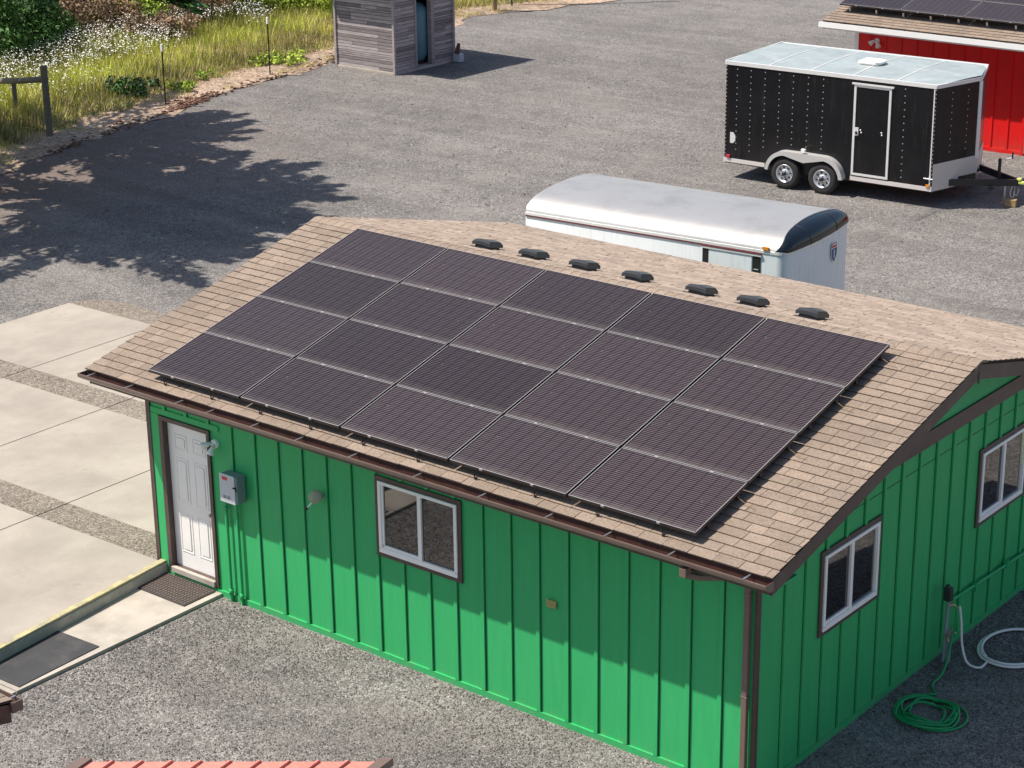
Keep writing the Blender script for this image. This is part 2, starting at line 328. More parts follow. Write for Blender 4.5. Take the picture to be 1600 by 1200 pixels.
# ------------------------------------------------------------------ ground
GZ = .17
def sm(t): t = max(0., min(1., t)); return t*t*(3-2*t)
def gh(x, y):
    return GZ*max(sm((-x+.05)/.1), sm((y-7.4)/2.))
def ground():
    def axis(lo, hi, fine0, fine1, step):
        a = [lo]; v = lo
        while v < hi:
            v += step if fine0 <= v < fine1 else max(step, min(8, (min(abs(v-fine0), abs(v-fine1)))*.4+step)); a.append(v)
        return a
    xs = sorted(set([round(v, 3) for v in axis(-300, 200, -28, 14, .5)]+[-.05, .0, .05])); ys = sorted(set([round(v, 3) for v in axis(-120, 400, -10, 42, .5)]))
    V = []; rg = random.Random(3)
    for y in ys:
        for x in xs:
            far = y > 9.5
            V.append((x, y, gh(x, y)+(rg.uniform(-.012, .012) if far else 0)))
    nx = len(xs); F = [(j*nx+i, j*nx+i+1, (j+1)*nx+i+1, (j+1)*nx+i) for j in range(len(ys)-1) for i in range(nx-1)]
    o = np_mesh('gravel_ground', V, F, ['gravel']); o['kind'] = 'structure'
    for p in o.data.polygons: p.use_smooth = True
ground()
def sheet(name, poly, z, m_, h=None):
    b = MB()
    if h: b.prism([(x, y, z-h) for x, y in poly], (0, 0, h))
    else: b.add([(x, y, z) for x, y in poly], [tuple(range(len(poly)))])
    o = b.build(name, m_, bevel=.006 if h else 0); o['kind'] = 'structure'; return o
# driveway slabs between joints and exposed aggregate bands; seen to the far corner at (-9.75, 7.3)
DZ = .20
def slab_grid():
    b = MB(); ag = MB(); jt = MB(); xs = [-9.75, -7.42, -4.95, -2.42, .0]; g = .011
    ky = math.tan(R(1.2))
    bands = [(-3.4, -9.0, 'c'), (-3.0, -3.4, 'a'), (-2.98, -.2, 'c'), (-.2, .45, 'a'), (.45, 3.28, 'c'), (3.28, 3.9, 'a'), (3.9, 6.66, 'c'), (6.66, 7.28, 'a')]
    bands = [(-9.2, -6.6, 'c'), (-6.6, -3.75, 'c'), (-3.75, -.15, 'c'), (-.15, .42, 'a'), (.42, 3.28, 'c'), (3.28, 3.86, 'a'), (3.86, 6.66, 'c'), (6.66, 7.26, 'a')]
    xe = xs[:-1]
    for y0, y1, t in bands:
        for i in range(4):
            xa, xb = xs[i]+g, xs[i+1]-g
            if i == 3 and y0 >= -.2: xb = .0
            if i == 3 and y1 <= 0: xb = .0
            q = [(xa, y0+(.0 if i else 0)), (xb, y0), (xb, y1), (xa, y1)]
            if i == 3 and y1 <= -.1: q = [(xa, y0), (.05-.102*y0, y0), (.05-.102*y1, y1), (xa, y1)]
            if t == 'a' and y0 > 6 and i == 0: q = [(xa+.0, y0), (xb, y0), (xb, y1), (xa+.75, y1), (xa+.35, y1-.09), (xa+.08, y1-.3)]
            (b if t == 'c' else ag).prism([(x, y+ky*(x+4), DZ-.12) for x, y in q], (0, 0, .12 if t == 'c' else .117))
    # further bays to the west, beyond the frame edge
    o = b.build('concrete_driveway', 'concrete'); o['kind'] = 'structure'
    o = ag.build('aggregate_pavement', 'aggregate'); o['kind'] = 'structure'
    jt.box((-9.6, -9, .172), (-.02, 6.4, .178)); o = jt.build('joint_pavement', 'joint'); o['kind'] = 'structure'
slab_grid()
def kerb():
    b = MB()
    P = [(.085-.102*y, y) for y in (-.02, -3.2, -6.5, -9.2)]
    for (xa, ya), (xb, yb) in zip(P, P[1:]):
        d = Vector((xb-xa, yb-ya, 0)); nrm = Vector((1, .1, 0)).normalized()
        b.obox((xa, ya, -.02), d, nrm*.075, (0, 0, .205), 1)
        b.obox(Vector((xa, ya, .186))-nrm*.035, d, nrm*.095, (0, 0, .03), 0)
    o = b.build('kerb', ['yellow', 'kerb_face'], bevel=.008); o['kind'] = 'structure'
kerb()
sheet('walkway', [(.17, -.03), (1.20, -.03), (1.2, -3.32), (.50, -3.32)], .045, 'concrete_old', h=.16)
sheet('walkway', [(.505, -3.335), (1.2, -3.335), (1.2, -5.2), (.70, -5.2)], .045, 'concrete_old', h=.16)
def mats():
    t = MB(); t.box((.17, -.60, .047), (1.10, -.05, .060))
    for i in range(17):
        for j in range(10):
            x = .21+i*.052; y = -.57+j*.053
            t.box((x, y, .0601), (x+.036, y+.036, .066), 1)
    tag(t.build('door_mat', ['mat_brown', 'mat_pattern']), 'dark patterned rubber mat on the walkway right at the white door', 'door mat', 'mats on the walkway')
    t = MB(); t.prism([(.33, -2.03, .047), (1.10, -1.99, .047), (1.15, -3.25, .047), (.50, -3.27, .047)], (0, 0, .01))
    tag(t.build('door_mat', 'mat_rubber'), 'large plain black rubber mat along the yellow kerb, away from the door', 'door mat', 'mats on the walkway')
mats()
# ------------------------------------------------------------------ green workshop
L = 9.2175; HE = 2.9087; OF = .5318; OX = .4786; RUN = 4.2546; RISE = 1.0362
SLP = RISE/RUN; RY = -OF+RUN; BY = -OF+2*RUN; D = BY-OF; SLEN = math.hypot(RUN, RISE)
UP = Vector((0, 1, SLP)).normalized(); NF = Vector((0, -SLP, 1)).normalized(); NB = Vector((0, SLP, 1)).normalized()
shop = thing('workshop', 'green board and batten workshop with a brown shingle roof full of solar panels', 'building')
S = .4064*.994; X0 = 1.9505
def wall_top(y): return HE-.10+SLP*(min(y, D-y)+OF)
def shop_walls():
    b = MB(); b.box((.004, 0, -.1), (.2735, .12, wall_top(0))); b.box((.2735, 0, 2.2165), (1.0865, .12, wall_top(0))); b.box((.2735, 0, -.1), (1.0865, .12, .10)); b.box((1.0865, 0, -.1), (L-.004, .12, wall_top(0)))
    b.add([(L, 0, -.1), (L, D, -.1), (L, D, wall_top(0)), (L, D/2, wall_top(D/2)), (L, 0, wall_top(0))], [(0, 1, 2, 3, 4)])
    b.add([(0, 0, -.1), (0, D, -.1), (0, D, wall_top(0)), (0, D/2, wall_top(D/2)), (0, 0, wall_top(0))], [(4, 3, 2, 1, 0)])
    b.box((.004, D-.12, -.1), (L-.004, D-.002, wall_top(0)))
    # battens, skirt
    bw = .05; T = .024
    def blocked(x, z0, z1): return
    def vb(x, z0, z1): b.box((x-bw, -T, z0), (x, .005, z1)); b.box((x+.0005, -.0015, z0), (x+.013, .004, z1), 1)  # dark strip paints the shade of the board joint beside each batten
    for k in range(-4, 19):
        x = X0+k*S
        if x > L-.05 or x < .03: continue
        if .19 < x-.02 < 1.17: vb(x, 2.36, 2.87); continue
        if 3.93 < x-.02 < 5.30: vb(x, .075, 1.36); vb(x, 2.40, 2.87); continue
        vb(x, .075, 2.87)
    b.box((.0, -.024, -.1), (L, .004, .078))
    b.box((.02, -.016, 2.285), (1.30, .004, 2.36)); b.box((.02, -.017, .08), (.19, .004, 2.28))
    y = .5541; yb = .5541
    k = 0
    while yb+k*.4064 < D-.05:
        yy = yb+k*.4064; k += 1
        for z0, z1 in ([(.075, 1.385), (2.402, 2.89)] if (1.2 < yy < 2.53 or 4.88 < yy < 6.17) else [(.075, 2.89)]):
            z1 = min(z1, wall_top(yy)+.02)
            if z1 > z0: b.box((L-.005, yy-.045, z0), (L+T, yy, z1)); b.box((L-.004, yy-.057, z0), (L+.0015, yy-.0455, z1-.02), 1)  # joint shade painted as a dark strip here too
    b.box((L-.004, 0.0, -.1), (L+.024, D, .078))
    b.build('wall', ['green', 'groove_shade'], shop)
    k_ = MB(); k_.box((.2, .121, .0), (1.2, .14, 2.4)); k_.build('wall_lining', 'interior', shop)
    g = MB(); g.box((L+.0005, 0.1, 2.655), (L+.004, D-.1, 2.662)); g.build('siding_seam', 'black', shop)
    # gable panel proud of the siding, and the brown belly band
    def band(z0, z1, x0, x1):
        ya = (z0-HE+.10)/SLP-OF; yb_ = (z1-HE+.10)/SLP-OF
        return [(x0, ya, z0), (x0, D-ya, z0), (x0, D-yb_, z1), (x0, yb_, z1)]
    q = band(2.8917, 3.085, L+.001, 0); q[0] = (L+.001, .1, 2.8917); q[1] = (L+.001, D-.1, 2.8917)
    p = MB(); p.prism([(L+.001, .35, 2.8917), (L+.001, D-.35, 2.8917), (L+.001, D-.7, 3.085), (L+.001, .70, 3.085)], (.045, 0, 0)); p.build('belly_band', 'brown', shop, bevel=.004)
    p = MB(); p.prism([(L+.002, .6, 3.086), (L+.002, D-.6, 3.086), (L+.002, D/2, wall_top(D/2)-.02)], (.02, 0, 0)); p.build('gable_panel', 'green_trim', shop)
    c = MB(); c.box((-.028, -.028, -.1), (.0, .09, 2.86)); c.box((0, -.028, -.1), (.045, 0, 2.86)); c.build('corner_board', 'brown', shop, bevel=.003)
    c = MB(); c.box((L-.02, -.028, -.1), (L+.028, -.0005, 2.86)); c.box((L+.0005, 0, -.1), (L+.028, .03, 2.86)); c.build('corner_board', 'brown', shop, bevel=.003)
shop_walls()
def shingle_field(mb, O, ux, us, n, W, Sl, tab=.305, exp=.1435, seed=1, lo=.84, hi=1.08, curl=True):
    rg = random.Random(seed); O = Vector(O); ux = Vector(ux).normalized(); us = Vector(us).normalized(); n = Vector(n).normalized()
    rows = int(math.ceil(Sl/exp)); gap = .006
    for r_ in range(rows):
        s0 = r_*exp; s1 = min(Sl, s0+exp+.012); x = -tab*(.5*(r_ % 2)+.17*((r_*7) % 3)); 
        while x < W:
            wd = tab*rg.choice([1, 1, 1, 1, .66, .4, 1]); a = max(0, x); b_ = min(W, x+wd-gap)
            mb.tone = rg.uniform(lo, hi)
            if b_-a > .02:
                j = rg.uniform(-.003, .003); th = rg.uniform(.013, .019)
                P = [O+ux*a+us*(s0+j)+n*th, O+ux*b_+us*(s0+j)+n*th, O+ux*b_+us*s1+n*.002, O+ux*a+us*s1+n*.002,
                     O+ux*a+us*(s0+j)-n*.002, O+ux*b_+us*(s0+j)-n*.002]
                mb.add(P, [(0, 1, 2, 3)]); mb.add(P, [(4, 5, 1, 0), (4, 0, 3), (5, 2, 1)], 1)
            x += wd
    mb.tone = 1
def shop_roof():
    W = L+2*OX
    b = MB()
    # deck slabs and felt below the shingles
    for O, us, n in (((-OX, -OF, HE), UP, NF), ((-OX, BY, HE), Vector((0, -1, SLP)).normalized(), NB)):
        O = Vector(O); b.obox(O-n*.035+Vector((.01, 0, 0)), (W-.02, 0, 0), us*SLEN, n*.033, 1)
    roof = b.build('roof', ['shingle', 'felt'], shop)
    f = MB(); shingle_field(f, (-OX-.02, -OF-.03, HE-.007), (1, 0, 0), UP, NF, W+.04, SLEN+.03, seed=4); f.build('shingles', ['shingle', 'shingle_edge'], roof)
    f = MB(); shingle_field(f, (-OX-.02, BY+.03, HE-.007), (1, 0, 0), (0, -1, SLP), NB, W+.04, SLEN+.03, seed=9, lo=.82, hi=1.16); f.build('shingles', ['shingle_back', 'shingle_edge'], roof)
    c = MB(); x = -OX-.02; rg = random.Random(5); apex = Vector((0, RY, HE+RISE+.004))
    while x < L+OX+.02:
        c.tone = rg.uniform(.92, 1.12); hw = .14; z0 = .004; z1 = .012; wd = .150
        A = [apex+Vector((x, -hw, -hw*SLP+z1)), apex+Vector((x, -.03, z1-.003)), apex+Vector((x, .03, z1-.003)), apex+Vector((x, hw, -hw*SLP+z1))]
        B = [v+Vector((wd, 0, z0)) for v in A]
        c.strip(A, B, 0); c.strip(B, [v-Vector((0, 0, .03)) for v in B]); c.strip([A[0]-Vector((0, 0, .02)), B[0]-Vector((0, 0, .03))], [A[0], B[0]])
        x += .146
    c.build('ridge_cap', 'shingle', roof)
    # rake boards and eave fascia, soffits
    for nm, x0, x1 in (('rake_board', -OX+.0, -OX+.03), ('rake_board', L+OX-.03, L+OX)):
        k = MB()
        for us, n, y0 in ((UP, NF, -OF), (Vector((0, -1, SLP)).normalized(), NB, BY)):
            O = Vector((x0, y0, HE))-n*.036; k.obox(O, (x1-x0, 0, 0), us*(SLEN-.004), Vector((0, 0, -.175)))
        k.build(nm, 'brown', shop)
    for y0, s_ in ((-OF, 1), (BY, -1)):
        k = MB(); k.box((-OX+.031, min(y0, y0+s_*.03), HE-.20), (L+OX-.031, max(y0, y0+s_*.03), HE-.04)); k.build('fascia', 'brown', shop)
        k = MB(); k.box((-OX+.031, min(y0+s_*.031, y0+s_*(OF-.001)), HE-.199), (L+OX-.031, max(y0+s_*.031, y0+s_*(OF-.001)), HE-.18)); k.build('soffit', 'green_trim', shop)
    for xx in (-OX+.031, L+.05):
        k = MB(); k.obox((xx, -OF+.05, HE-.065), (OX-.06, 0, 0), UP*(SLEN-.1), (0, 0, -.012)); k.obox((xx, BY-.05, HE-.065), (OX-.06, 0, 0), Vector((0, -1, SLP)).normalized()*(SLEN-.1), (0, 0, -.012))
        k.build('rake_soffit', 'green_trim', shop)
shop_roof()
def shop_gutter():
    yb, yf, zb, zt = -OF-.002, -OF-.155, HE-.135, HE-.035
    x0, x1 = -OX-.03, L+OX+.02; g = MB()
    prof = [(yb, zt+.01), (yb, zb), (yb-.07, zb), (yf+.008, zb+.05), (yf, zb+.085), (yf, zt), (yf+.014, zt), (yf+.014, zt-.012), (yf+.01, zb+.088), (yf+.016, zb+.052), (yb-.066, zb+.004), (yb-.004, zb+.004), (yb-.004, zt+.01)]
    n = len(prof); o = len(g.v)
    A = [(x0, y, z) for y, z in prof]; B = [(x1, y, z) for y, z in prof]
    for i in range(n):
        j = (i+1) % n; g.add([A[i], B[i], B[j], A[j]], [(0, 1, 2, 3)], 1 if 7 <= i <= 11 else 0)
    for X in (x0, x1):
        g.prism([(X, yb, zt), (X, yb, zb), (X, yb-.07, zb), (X, yf+.008, zb+.05), (X, yf, zb+.085), (X, yf, zt)], (.003, 0, 0))
    gut = g.build('gutter', ['brown_gutter', 'brown_in'], shop)
    for x in [-0.33, .39, 1.3, 1.84, 2.6, 3.33, 4.18, 5.15, 6.08, 6.99, 7.76, 8.55, 9.45]:
        h = MB(); h.box((x, yf+.003, zt+.002), (x+.022, yb+.0, zt+.008)); h.build('gutter_hanger', 'galv', gut)
    g = MB(); g.box((8.69, yf+.025, zb-.10), (8.77, yb-.02, zb))
    P = [Vector((8.73, (yb+yf)/2, zb-.08)), Vector((8.78, -.44, zb-.16)), Vector((9.02, -.10, zb-.22)), Vector((9.137, -.066, zb-.27)), Vector((9.137, -.066, 1.5)), Vector((9.137, -.066, 0.0))]
    g.tube(P[:4], .045, 0, 6); g.box((9.105, -.095, -.02), (9.170, -.034, zb-.24)); 
    for z in (2.38, 1.2, .3): g.box((9.098, -.098, z), (9.177, -.03, z+.02))
    g.build('downspout', 'brown_gutter', shop, bevel=.006)
    k = MB(); k.box((x0+.1, BY+.002, zb), (x1, BY+.12, zt)); k.build('gutter', 'brown_gutter', shop)
shop_gutter()
def shop_door():
    x0, x1, z0, z1 = .2072, 1.141, .10, 2.2707
    d = MB(); d.tone = 1
    xi0, xi1, zi0, zi1 = .275, 1.085, .175, 2.215
    # casing with the deep reveal
    d.box((x0, -.03, z0), (xi0, .10, z1)); d.box((xi1, -.03, z0), (x1, .10, z1)); d.box((xi0, -.03, zi1), (xi1, .10, z1))
    door = MB()
    # slab set back .06, six raised panels in recesses
    ys = .055
    door.box((xi0+.002, ys, zi0+.002), (xi1-.002, ys+.04, zi1-.002))
    W = xi1-xi0; px = [(xi0+.12, xi0+.355), (xi1-.355, xi1-.12)]; pz = [(zi0+.22, zi0+.78), (zi0+.93, zi0+1.55), (zi0+1.66, zi0+1.87)]
    for a, b_ in px:
        for c, e in pz:
            fr = .018
            # sloping frame ring then inner raised field
            for (u0_, u1_, w0, w1) in ((a, b_, c, c+fr), (a, b_, e-fr, e), (a, a+fr, c+fr, e-fr), (b_-fr, b_, c+fr, e-fr)):
                door.box((u0_, ys-.006, w0), (u1_, ys+.001, w1))
            door.box((a+.045, ys-.010, c+.045), (b_-.045, ys+.001, e-.045))
    do = door.build('door', 'white_paint', shop, bevel=.003); 
    d.build('door_frame', 'brown', do, bevel=.003)
    h = MB(); h.lathe((xi1-.06, ys, zi0+.90), (0, -1, 0), [(0, .028), (.01, .028), (.014, .012), (.04, .012), (.045, .026), (.065, .028), (.075, .015), (.076, 0)]); h.build('handle', 'galv', do)
    h = MB(); h.box((xi0, -.055, z0+.0), (xi1, .06, z0+.075)); h.build('threshold', 'concrete_old', do, bevel=.005)
    h = MB(); h.box((xi0, -.001, z0+.07), (xi1, .1, z0+.078)); h.build('sill', 'brown', do)
shop_door()
def window(ax, at, u0_, u1_, z0, z1, split=.5):
    """ax 'f' on the front wall (facing -y), 'g' on the gable wall (facing +x)"""
    def P(u, out, z): return (u, -out, z) if ax == 'f' else (L+out, u, z)
    def bx(mb, ua, ub, oa, ob, za, zb, mi=0):
        a, b_ = P(ua, oa, za), P(ub, ob, zb); mb.box(tuple(map(min, a, b_)), tuple(map(max, a, b_)), mi)
    t = MB(); tw = .058
    bx(t, u0_, u1_, .001, .028, z0, z0+tw); bx(t, u0_, u1_, .001, .028, z1-tw, z1); bx(t, u0_, u0_+tw, .001, .028, z0+tw, z1-tw); bx(t, u1_-tw, u1_, .001, .028, z0+tw, z1-tw)
    win = t.build('window', 'brown', shop, bevel=.003)
    f = MB(); a, b_, c, d = u0_+tw, u1_-tw, z0+tw, z1-tw; fw_ = .05
    bx(f, a, b_, .001, .045, c, c+fw_+.012); bx(f, a, b_, .001, .045, d-fw_+.01, d); bx(f, a, a+fw_-.008, .001, .045, c+fw_, d-fw_+.01); bx(f, b_-fw_+.008, b_, .001, .045, c+fw_, d-fw_+.01)
    mid = a+(b_-a)*split
    bx(f, mid-.028, mid+.028, .001, .040, c+fw_+.012, d-fw_+.01)
    # sliding sash rails
    s0, s1 = (a+fw_, mid-.028) if ax == 'f' else (a+fw_, mid-.028)
    bx(f, s0-.008, s1, .001, .028, c+fw_+.012, c+fw_+.045); bx(f, s0-.008, s0+.022, .001, .028, c+.08, d-fw_); 
    f.build('frame', 'white_frame', win, bevel=.003)
    g = MB(); bx(g, a+.02, mid, .002, .010, c+.03, d-.02); g.build('pane', 'glass', win)
    g = MB(); bx(g, mid, b_-.02, .002, .014, c+.03, d-.02); g.build('pane', 'glass', win)
    return win, bx, (a, b_, c, d, mid)
w1, bx, q = window('f', 0, 3.9504, 5.2724, 1.3618, 2.3879, .53)
st = MB(); bx(st, 5.06, 5.165, .0145, .0155, 1.45, 1.475); st.build('sticker', 'white_frame', w1)
w2, bx, q = window('g', 0, 1.2192, 2.5046, 1.3876, 2.4004, .50)
st = MB(); bx(st, 2.375, 2.42, .0145, .0152, 1.50, 2.33); st.build('curtain', 'curtain', w2)
w3, bx, q = window('g', 0, 4.8796, 6.165, 1.3876, 2.4004, .50)
st = MB(); bx(st, 6.02, 6.07, .0145, .0152, 1.50, 2.33); bx(st, 6.04, 6.11, .0155, .0160, 1.85, 2.33, 1); st.build('curtain', ['curtain', 'yellow_green'], w3)
# pipe run along the gable wall
t = MB(); t.tube([(L+.055, 4.32, .66), (L+.055, 5.5, .60), (L+.055, 7.2, .52)], .02, 0, 8)
for y in (4.9, 5.75, 6.6): t.box((L+.02, y, .55), (L+.08, y+.03, .66))
t.build('wall_pipe', 'green_trim', shop)
t = MB(); t.box((L+OX-.001, RY-.02, HE+RISE-.26), (L+OX+.004, RY+.02, HE+RISE-.14)); t.build('rake_bracket', 'black', shop)
# conduits on the front wall (painted with the wall)
t = MB(); t.tube([(1.40, -.05, 1.50), (1.40, -.05, 0.0)], .022, 0, 10); t.box((1.37, -.09, 1.42), (1.435, -.015, 1.68)); t.lathe((1.40, -.05, 1.28), (0, 0, 1), [(0, .022), (0, .03), (.05, .03), (.05, .022)]); t.lathe((1.40, -.05, .1), (0, 0, 1), [(0, .022), (0, .03), (.08, .03), (.08, .022)])
t.build('conduit', 'green_trim', shop)
t = MB(); t.tube([(1.59, -.045, 1.49), (1.59, -.045, 0.0)], .018, 0, 10); t.lathe((1.59, -.045, .08), (0, 0, 1), [(0, .018), (0, .027), (.08, .027), (.08, .018)]); t.build('conduit', 'green_trim', shop)
# flat roof vents behind the ridge, parts of the roof
def vents():
    roof = next(o for o in shop.children if o.name.startswith('roof'))
    us = Vector((0, -1, SLP)).normalized()
    for x in (2.13, 2.93, 3.77, 4.62, 5.60, 6.36, 7.20):
        o = Vector((x, 4.30, HE+SLP*(BY-4.30)+.012)); X = Vector((1, 0, 0)); v = MB(); K = .82
        v.obox(o-X*.115-us*.12, X*.23, us*.24, NB*.07, 0)
        v.obox(o-X*.17-us*.16, X*.34, us*.32, NB*.006, 0)
        n = 8; A = []; B = []; A2 = []; B2 = []; T1 = []; T2 = []
        for i in range(n+1):
            t_ = -1+2*i/n; h = .080+.016*(1-t_*t_); hw = .150
            A.append(o+X*(t_*hw)-us*.15+NB*(h-.022)); B.append(o+X*(t_*hw)+us*.15+NB*(h-.01)); T1.append(o+X*(t_*hw*.86)-us*.11+NB*(h+.018)); T2.append(o+X*(t_*hw*.86)+us*.11+NB*(h+.024))
            A2.append(A[-1]-NB*.036); B2.append(B[-1]-NB*.04)
        v.strip(A, T1, 0, True); v.strip(T1, T2, 0, True); v.strip(T2, B, 0, True); v.strip(A2, A); v.strip(B, B2); v.strip(B2, A2)
        for e in (0, -1): v.strip([A[e], T1[e], T2[e], B[e]], [A2[e], A2[e], B2[e], B2[e]])
        v.build('roof_vent', 'vent_dark', roof)
vents()
# ------------------------------------------------------------------ solar panels
def solar_panel(w_, h_):
    p = thing('solar_panel', '', 'solar panel')
    g = MB(); g.box((.012, .012, .022), (w_-.012, h_-.012, .033)); g.build('glass', 'solar', p)
    f = MB()
    f.box((0, 0, 0), (w_, .014, .038), 0); f.box((0, h_-.014, 0), (w_, h_, .038), 0)
    f.box((0, .014, 0), (.014, h_-.014, .038), 0); f.box((w_-.014, .014, 0), (w_, h_-.014, .038), 0)
    f.box((.0005, .02, .0382), (.008, h_-.02, .0388), 1); f.box((w_-.008, .02, .0382), (w_-.0005, h_-.02, .0388), 1)  # pale strips paint the sun highlight along the black frame edges
    f.box((0, .0005, .0382), (w_, .009, .0392), 1); f.box((0, h_-.009, .0382), (w_, h_-.0005, .0392), 1)
    f.build('frame', ['frame_black', 'frame_bright'], p)
    for x in (.28*w_, .72*w_):
        c = MB(); c.box((x-.02, -.012, .020), (x+.02, -.001, .0405)); c.build('clamp', 'frame_bright', p)
    return p
def dup(o, par=None):
    c = o.copy(); C.objects.link(c)
    if par: c.parent = par
    for ch in o.children: dup(ch, c)
    return c
PX0, PU0, PW, PH = .5505, .1244, 1.6385, .999
proto = solar_panel(PW-.034, PH-.014); first = True
rowt = ['bottom row along the gutter', 'second row up from the gutter', 'third row up from the gutter', 'top row along the ridge']
colt = ['leftmost', 'second from left', 'middle one', 'second from right', 'rightmost']
rotm = Matrix((( 1, 0, 0), (0, UP.y, NF.y), (0, UP.z, NF.z))).to_4x4()
for j in range(4):
    for i in range(5):
        o = proto if first else dup(proto); first = False
        pos = Vector((PX0+i*PW+.017, -OF, HE))+UP*(PU0+j*PH+.008)+NF*.112
        mw = rotm.copy(); mw.translation = pos; o.rotation_euler = mw.to_euler(); o.location = pos
        o['label'] = 'black solar panel on the green workshop, %s, %s' % (rowt[j], colt[i]); o['category'] = 'solar panel'; o['group'] = 'solar panels on the green workshop roof'
def rails():
    t = thing('panel_rails', 'black metal rails and feet under the solar panels on the green workshop roof', 'mounting rails', (PX0, -OF, HE))
    b0 = Vector((PX0, -OF, HE))
    for j in range(4):
        for f_ in (.22, .78):
            r_ = MB(); o = UP*((PU0+(j+f_)*PH))+NF*.062; r_.obox(o+Vector((.02, 0, 0)), (PW*5-.03, 0, 0), UP*.035, NF*.048)
            if f_ > .5: r_.tube([o+Vector((PW*5-.02, 0, .03)), o+Vector((PW*5+.10, .0, -.02)), o+Vector((PW*5+.20, -.01, -.035))], .004, 1, 5)
            r_.build('rail', ['frame_black', 'wood_tan'], t)
    for i in range(10):
        r_ = MB(); o = Vector((.30+i*.83, 0, 0))+UP*(PU0-.03)+NF*.012; r_.obox(o, (.025, 0, 0), UP*.04, NF*.008); r_.obox(o+Vector((.008, 0, 0)), (.009, 0, 0), UP*.010, NF*.105); r_.build('mounting_foot', 'frame_black', t)
rails()
# ------------------------------------------------------------------ fittings on the front wall
def fittings():
    t = thing('flood_light', 'twin white security flood light between the white door and the grey electrical box', 'flood light', (1.23, 0, 2.12))
    b = MB(); b.lathe((0, 0, 0), (0, -1, 0), [(0, .06), (.03, .058), (.04, .04), (.041, 0)]); b.build('mount', 'white_paint', t)
    for d, o in (((-.75, -.6, -.35), (-.05, -.06, .0)), ((-.05, -.5, -.85), (.03, -.08, -.02))):
        b = MB(); b.tube([(0, -.03, 0), o], .016, 0, 8); b.lathe(o, d, [(-.02, .0), (-.02, .024), (.03, .03), (.07, .045), (.105, .05), (.106, .0)], 0, 16); b.build('lamp_head', 'white_paint', t)
    t = thing('electrical_box', 'grey electrical disconnect box with red label and black lever on the green wall', 'electrical box', (1.46, -.02, 1.47))
    b = MB(); b.box((0, -.15, 0), (.29, -.002, .36), 0); b.build('enclosure', 'box_side', t, bevel=.006)
    b = MB(); b.box((-.008, -.162, -.01), (.26, -.151, .372)); b.build('cover', 'box_grey', t, bevel=.004)
    b = MB(); b.box((.045, -.1655, .295), (.135, -.1635, .34)); b.box((.05, -.1655, .05), (.1, -.1640, .085), 1); b.box((.12, -.1655, .05), (.17, -.1640, .085), 1); b.build('warning_label', ['red_label', 'box_side'], t)
    b = MB(); b.box((.262, -.15, .17), (.285, -.153, .21)); b.tube([(.27, -.12, .2), (.262, -.19, .235)], .011, 0, 8); b.build('lever', 'black', t)
    t = thing('wall_lamp', 'round beige lamp on a bracket between the electrical box and the front window', 'wall lamp', (3.12, 0, 1.90))
    b = MB(); b.box((-.03, -.02, -.04), (.03, -.001, .04)); b.tube([(0, -.01, 0), (-.02, -.08, 0), (-.08, -.12, 0)], .014, 0, 8); b.build('bracket', 'box_side', t)
    b = MB(); b.lathe((-.07, -.10, -.0), (.55, -1, .35), [(-.03, 0), (-.03, .05), (0, .082), (.03, .085), (.04, .078), (.045, 0)], 0, 24); b.build('lamp_head', 'beige', t)
    b = MB(); b.tube([(-.10, -.13, -.07), (-.15, -.17, -.14)], .010, 0, 6); b.tube([(-.15, -.17, -.14), (-.165, -.18, -.165)], .018, 1, 6); b.build('sensor', ['white_paint', 'black'], t)
    t = thing('outlet_cover', 'small yellowish outlet cover low on the green wall right of the front window', 'outlet cover', (6.565, 0, 1.49))
    b = MB(); b.box((-.065, -.035, -.045), (.065, -.001, .045)); b.build('cover', 'plate', t, bevel=.008)
    b = MB(); b.box((-.045, -.042, -.02), (.045, -.036, -.008)); b.box((-.045, -.042, .012), (.045, -.036, .022)); b.build('hinge', 'brass', t)
fittings()
